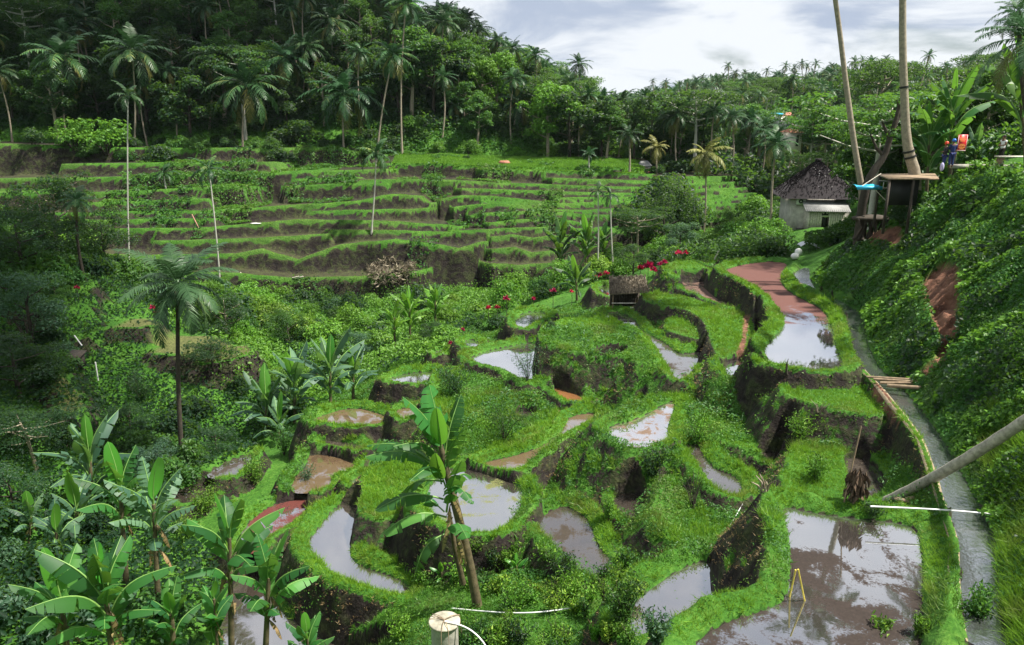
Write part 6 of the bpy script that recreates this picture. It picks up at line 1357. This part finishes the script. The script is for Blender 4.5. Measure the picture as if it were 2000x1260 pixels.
# ---- thatched shelter
def shelter():
    D = 51.5; q = pt(1225, 612, D); gz = float(ground_z(q[0], q[1])); e = empty('thatched_shelter', (q[0], q[1] + .8, gz), 'small field shelter with a ragged grey straw roof beside the ponds', 'shelter'); k = D / 1400; zt = pt(1225, 572, D)[2] - gz; w = 1.05
    for x in (-w, w):
        for y in (-.8, .8): mb = MB(); pole(mb, (x, y, -.3), (x, y, zt + (.5 if y > 0 else .1)), .045, 6); mb.build('post', M['wood_mid'], e)
    mb = MB(); V_ = np.array([(-w - .3, -1.1, zt), (w + .35, -1.1, zt + .15), (w + .45, 1.0, zt + .85), (-w - .1, 1.0, zt + .75)]); mb.add(np.vstack([V_, V_ - [0, 0, .08]]), [(0, 1, 2, 3), (7, 6, 5, 4), (0, 4, 5, 1), (1, 5, 6, 2), (2, 6, 7, 3), (3, 7, 4, 0)], .3); rf = mb.build('roof', M['straw'], e)
    mb = MB(); n = 900; a = rng.random(n); b = rng.random(n) ** 1.3; C = V_[0] * ((1 - a) * (1 - b))[:, None] + V_[1] * (a * (1 - b))[:, None] + V_[2] * (a * b)[:, None] + V_[3] * ((1 - a) * b)[:, None]; T = unit(np.stack([rng.normal(size=n) * .25 - .1, -np.ones(n), -.35 - .9 * (b < .12)], 1)); leaf_cards(mb, C + [0, 0, .05], unit(np.tile([0, -.4, .9], (n, 1)) + rng.normal(size=(n, 3)) * .2), .42, .10, T=T); mb.build('straw', M['straw'], rf)
    mb = MB(); pole(mb, (-w - .1, -.95, zt * .45), (w + .1, -.95, zt * .45), .035, 6); pole(mb, (-w * .8, -1.05, -.05), (w * .9, -1.15, zt * .35), .06, 6); mb.build('rail', M['wood_pale'], e)
    mb = MB(); [mb.box((x, .3 + .1 * math.sin(x * 9), zt * .4), (.05, .02, zt * .42 * (.7 + .3 * random.random()))) for x in np.arange(-w, w, .16)]; mb.box((0, .5, zt * .45), (w, .02, zt * .45)); mb.build('back_wall', M['wood_dark'], e)
shelter()
q = ground(152, 716); mb = MB(); e = empty('field_hut', q, 'tiny dark field hut hidden in the bushes at the left', 'hut', sc=.62); mb.box((0, 0, .6), (.6, .6, .7)); mb.build('wall', M['wood_dark'], e); mb = MB(); mb.add([(-.8, -.8, 1.3), (.8, -.8, 1.2), (.8, .8, 1.6), (-.8, .8, 1.7), (-.8, -.8, 1.22), (.8, -.8, 1.12), (.8, .8, 1.52), (-.8, .8, 1.62)], [(0, 1, 2, 3), (7, 6, 5, 4), (0, 4, 5, 1), (1, 5, 6, 2), (2, 6, 7, 3), (3, 7, 4, 0)]); mb.build('roof', M['wood_dark'], e); mb = MB(); mb.box((.15, -.62, .5), (.2, .02, .5)); mb.build('door', M['blue_pale'], e)
# ------------------------------------------------------------------ people on the path
def skin_mesh(name, verts, edges, radii, m, parent, sub=2):
    me = bpy.data.meshes.new(name); me.from_pydata([tuple(v) for v in verts], edges, []); o = bpy.data.objects.new(name, me); COL.objects.link(o); o.parent = parent; me.materials.append(m)
    sk = o.modifiers.new('skin', 'SKIN'); sk.use_smooth_shade = True; sk.branch_smoothing = .3
    if not me.skin_vertices: bpy.context.view_layer.objects.active = o
    for i, r_ in enumerate(radii):
        d = me.skin_vertices[0].data[i]; d.radius = (r_, r_) if np.isscalar(r_) else r_; d.use_root = (i == 0)
    s = o.modifiers.new('sub', 'SUBSURF'); s.levels = sub; s.render_levels = sub; return o
def person(loc, rz, h, label, armL, armR, shirt, trousers, helmet=None, sleeves=True, legs=(0, 0), shorts=False):
    """joints in units of height; armX = (elbow, wrist) offsets; the figure faces -Y before turning"""
    e = empty('person', loc, label, 'person', None, rz, h); L = legs
    V = [(0, 0, .53), (0, .005, .62), (0, .01, .72), (0, .01, .80), (0, 0, .845), (0, -.008, .88), (0, -.012, .925), (0, -.005, .965)]; E = [(0, 1), (1, 2), (2, 3), (3, 4), (4, 5), (5, 6), (6, 7)]; Rr = [(.082, .06), (.07, .052), (.088, .058), (.075, .05), (.032, .034), (.038, .045), (.045, .055), (.034, .042)]
    def add(v, parent, r): V.append(tuple(v)); Rr.append(r); E.append((parent, len(V) - 1)); return len(V) - 1
    hands = []
    for s, arm in ((-1, armL), (1, armR)):
        sh = add((s * .10, .01, .80), 3, .036); el = add(arm[0], sh, .026); wr = add(arm[1], el, .018); d = unit(np.array(arm[1]) - np.array(arm[0])); pm = add(np.array(arm[1]) + d * .035, wr, (.022, .012)); sd = unit(np.cross(d, [0, 1, 0.1]))
        for f in range(4):
            b = np.array(V[pm]) + sd * (f - 1.5) * .010 + d * .012; k = add(b, pm, .0055); k2 = add(b + d * .02 + np.array([0, -.006, 0]), k, .005); add(b + d * (.032 + .004 * (f in (1, 2))) + np.array([0, -.014, 0]), k2, .0042)
        k = add(np.array(V[pm]) + sd * -.022 - d * .01, pm, .006); add(np.array(V[k]) + sd * -.008 + d * .02 + np.array([0, -.008, 0]), k, .005)
    for s, ly in ((-1, L[0]), (1, L[1])):
        hp = add((s * .048, 0, .50), 0, .052); kn = add((s * .052, -.012 + ly * .5, .28), hp, .036); an = add((s * .055, .01 + ly, .045), kn, .022); add((s * .062, -.07 + ly, .016), an, (.026, .014))
    body = skin_mesh('body', V, E, Rr, M['skin'], e)
    mb = MB(); mb.ellipsoid((0, -.055, .915), (.008, .012, .014), 6, 5); mb.build('nose', M['skin'], body, True)
    for s in (-1, 1):
        mb = MB(); mb.ellipsoid((s * .018, -.056, .93), (.006, .004, .004), 6, 4); mb.build('eye', M['black'], body); mb = MB(); mb.ellipsoid((s * .046, .0, .922), (.006, .012, .016), 6, 5); mb.build('ear', M['skin'], body, True)
    mb = MB(); mb.ellipsoid((0, -.056, .893), (.016, .004, .004), 6, 4); mb.build('mouth', M['helmet_red'], body)
    Vs = [(0, 0, .50), (0, .005, .62), (0, .01, .72), (0, .01, .805)]; Es = [(0, 1), (1, 2), (2, 3)]; Rs = [(.098, .072), (.085, .064), (.102, .070), (.072, .052)]
    for s, arm in ((-1, armL), (1, armR)):
        a = len(Vs); Vs.append((s * .105, .01, .80)); Rs.append(.044); Es.append((3, a)); el = np.array(arm[0]); sh = np.array(Vs[a]); Vs.append(tuple(sh + (el - sh) * (1 if sleeves else .55))); Rs.append(.036); Es.append((a, a + 1))
        if sleeves: Vs.append(tuple(el + (np.array(arm[1]) - el) * .85)); Rs.append(.028); Es.append((a + 1, a + 2))
    skin_mesh('shirt', Vs, Es, Rs, shirt, e)
    Vt = [(0, 0, .53)]; Et = []; Rt = [(.09, .068)]
    for s, ly in ((-1, L[0]), (1, L[1])):
        a = len(Vt); Vt += [(s * .05, 0, .49), (s * .054, -.012 + ly * .5, .29)]; Rt += [.062, .047]; Et += [(0, a), (a, a + 1)]
        if not shorts: Vt.append((s * .056, .008 + ly, .07)); Rt.append(.034); Et.append((a + 1, a + 2))
    skin_mesh('trousers', Vt, Et, Rt, trousers, e)
    mb = MB(); mb.ellipsoid((0, .006, .955), (.049, .058, .05), 14, 8); hair = mb.build('hair', M['hair'], e, True)
    if helmet: mb = MB(); mb.ellipsoid((0, 0, .965), (.066, .074, .058), 16, 9); mb.tube(np.array([(0, 0, .938), (0, -.004, .944), (0, 0, .95)]), [.068, .074, .068], 16); mb.build('helmet', helmet, e, True)
    return e
def gp(u, v, D): return pt(u, v, D)
relaxed = lambda s: ((s * .14, .0, .65), (s * .15, -.03, .51))
folded = lambda s: ((s * .13, -.01, .66), (s * .04, -.11, .64))
person(gp(1856, 327, 46.0), R(180), 1.66, 'person in a blue helmet and navy clothes standing with their back to us', folded(-1), folded(1), M['navy'], M['navy'], M['helmet_blue'])
person(gp(1842, 330, 46.2), R(-95), 1.60, 'person in a red helmet and dark clothes, left of the blue helmeted one', relaxed(-1), folded(1), simple('black_cloth', (.02, .02, .03), .8), M['navy'], M['helmet_red'], legs=(.03, -.03))
person(gp(1953, 320, 46.5), R(-80), 1.72, 'person in a white shirt and black trousers standing beside the long table', folded(-1), folded(1), M['shirt_white'], M['hair'], None, sleeves=False, legs=(.02, -.04))
mb = MB(); q = pt(1840, 326, 45.6); mb.ellipsoid((0, 0, .1), (.12, .1, .26), 10, 7); solo(mb, 'pale_bag', simple('lilac', (.45, .42, .65), .8), 'small pale violet bag at the feet of the red helmeted person', 'bag', loc=q - np.array([0, 0, .1]), smooth=True)

# ------------------------------------------------------------------ air
mh = bpy.data.materials.new('haze'); mh.use_nodes = True; nt = mh.node_tree; nt.nodes.clear(); oo = nt.nodes.new('ShaderNodeOutputMaterial'); pv = nt.nodes.new('ShaderNodeVolumePrincipled')
pv.inputs['Color'].default_value = (.75, .86, .95, 1); pv.inputs['Density'].default_value = .00005; pv.inputs['Anisotropy'].default_value = .2; nt.links.new(pv.outputs[0], oo.inputs['Volume'])
bm = bmesh.new(); bmesh.ops.create_cube(bm, size=1.0); me = bpy.data.meshes.new('haze'); bm.to_mesh(me); bm.free(); me.materials.append(mh); ho = bpy.data.objects.new('haze', me); COL.objects.link(ho)
zlo = float(H.min()) - 1.0; zhi = 110.0; ho.location = (0, 1300, (zlo + zhi) / 2); ho.scale = (5400, 4000, zhi - zlo); tag(ho, kind='stuff')
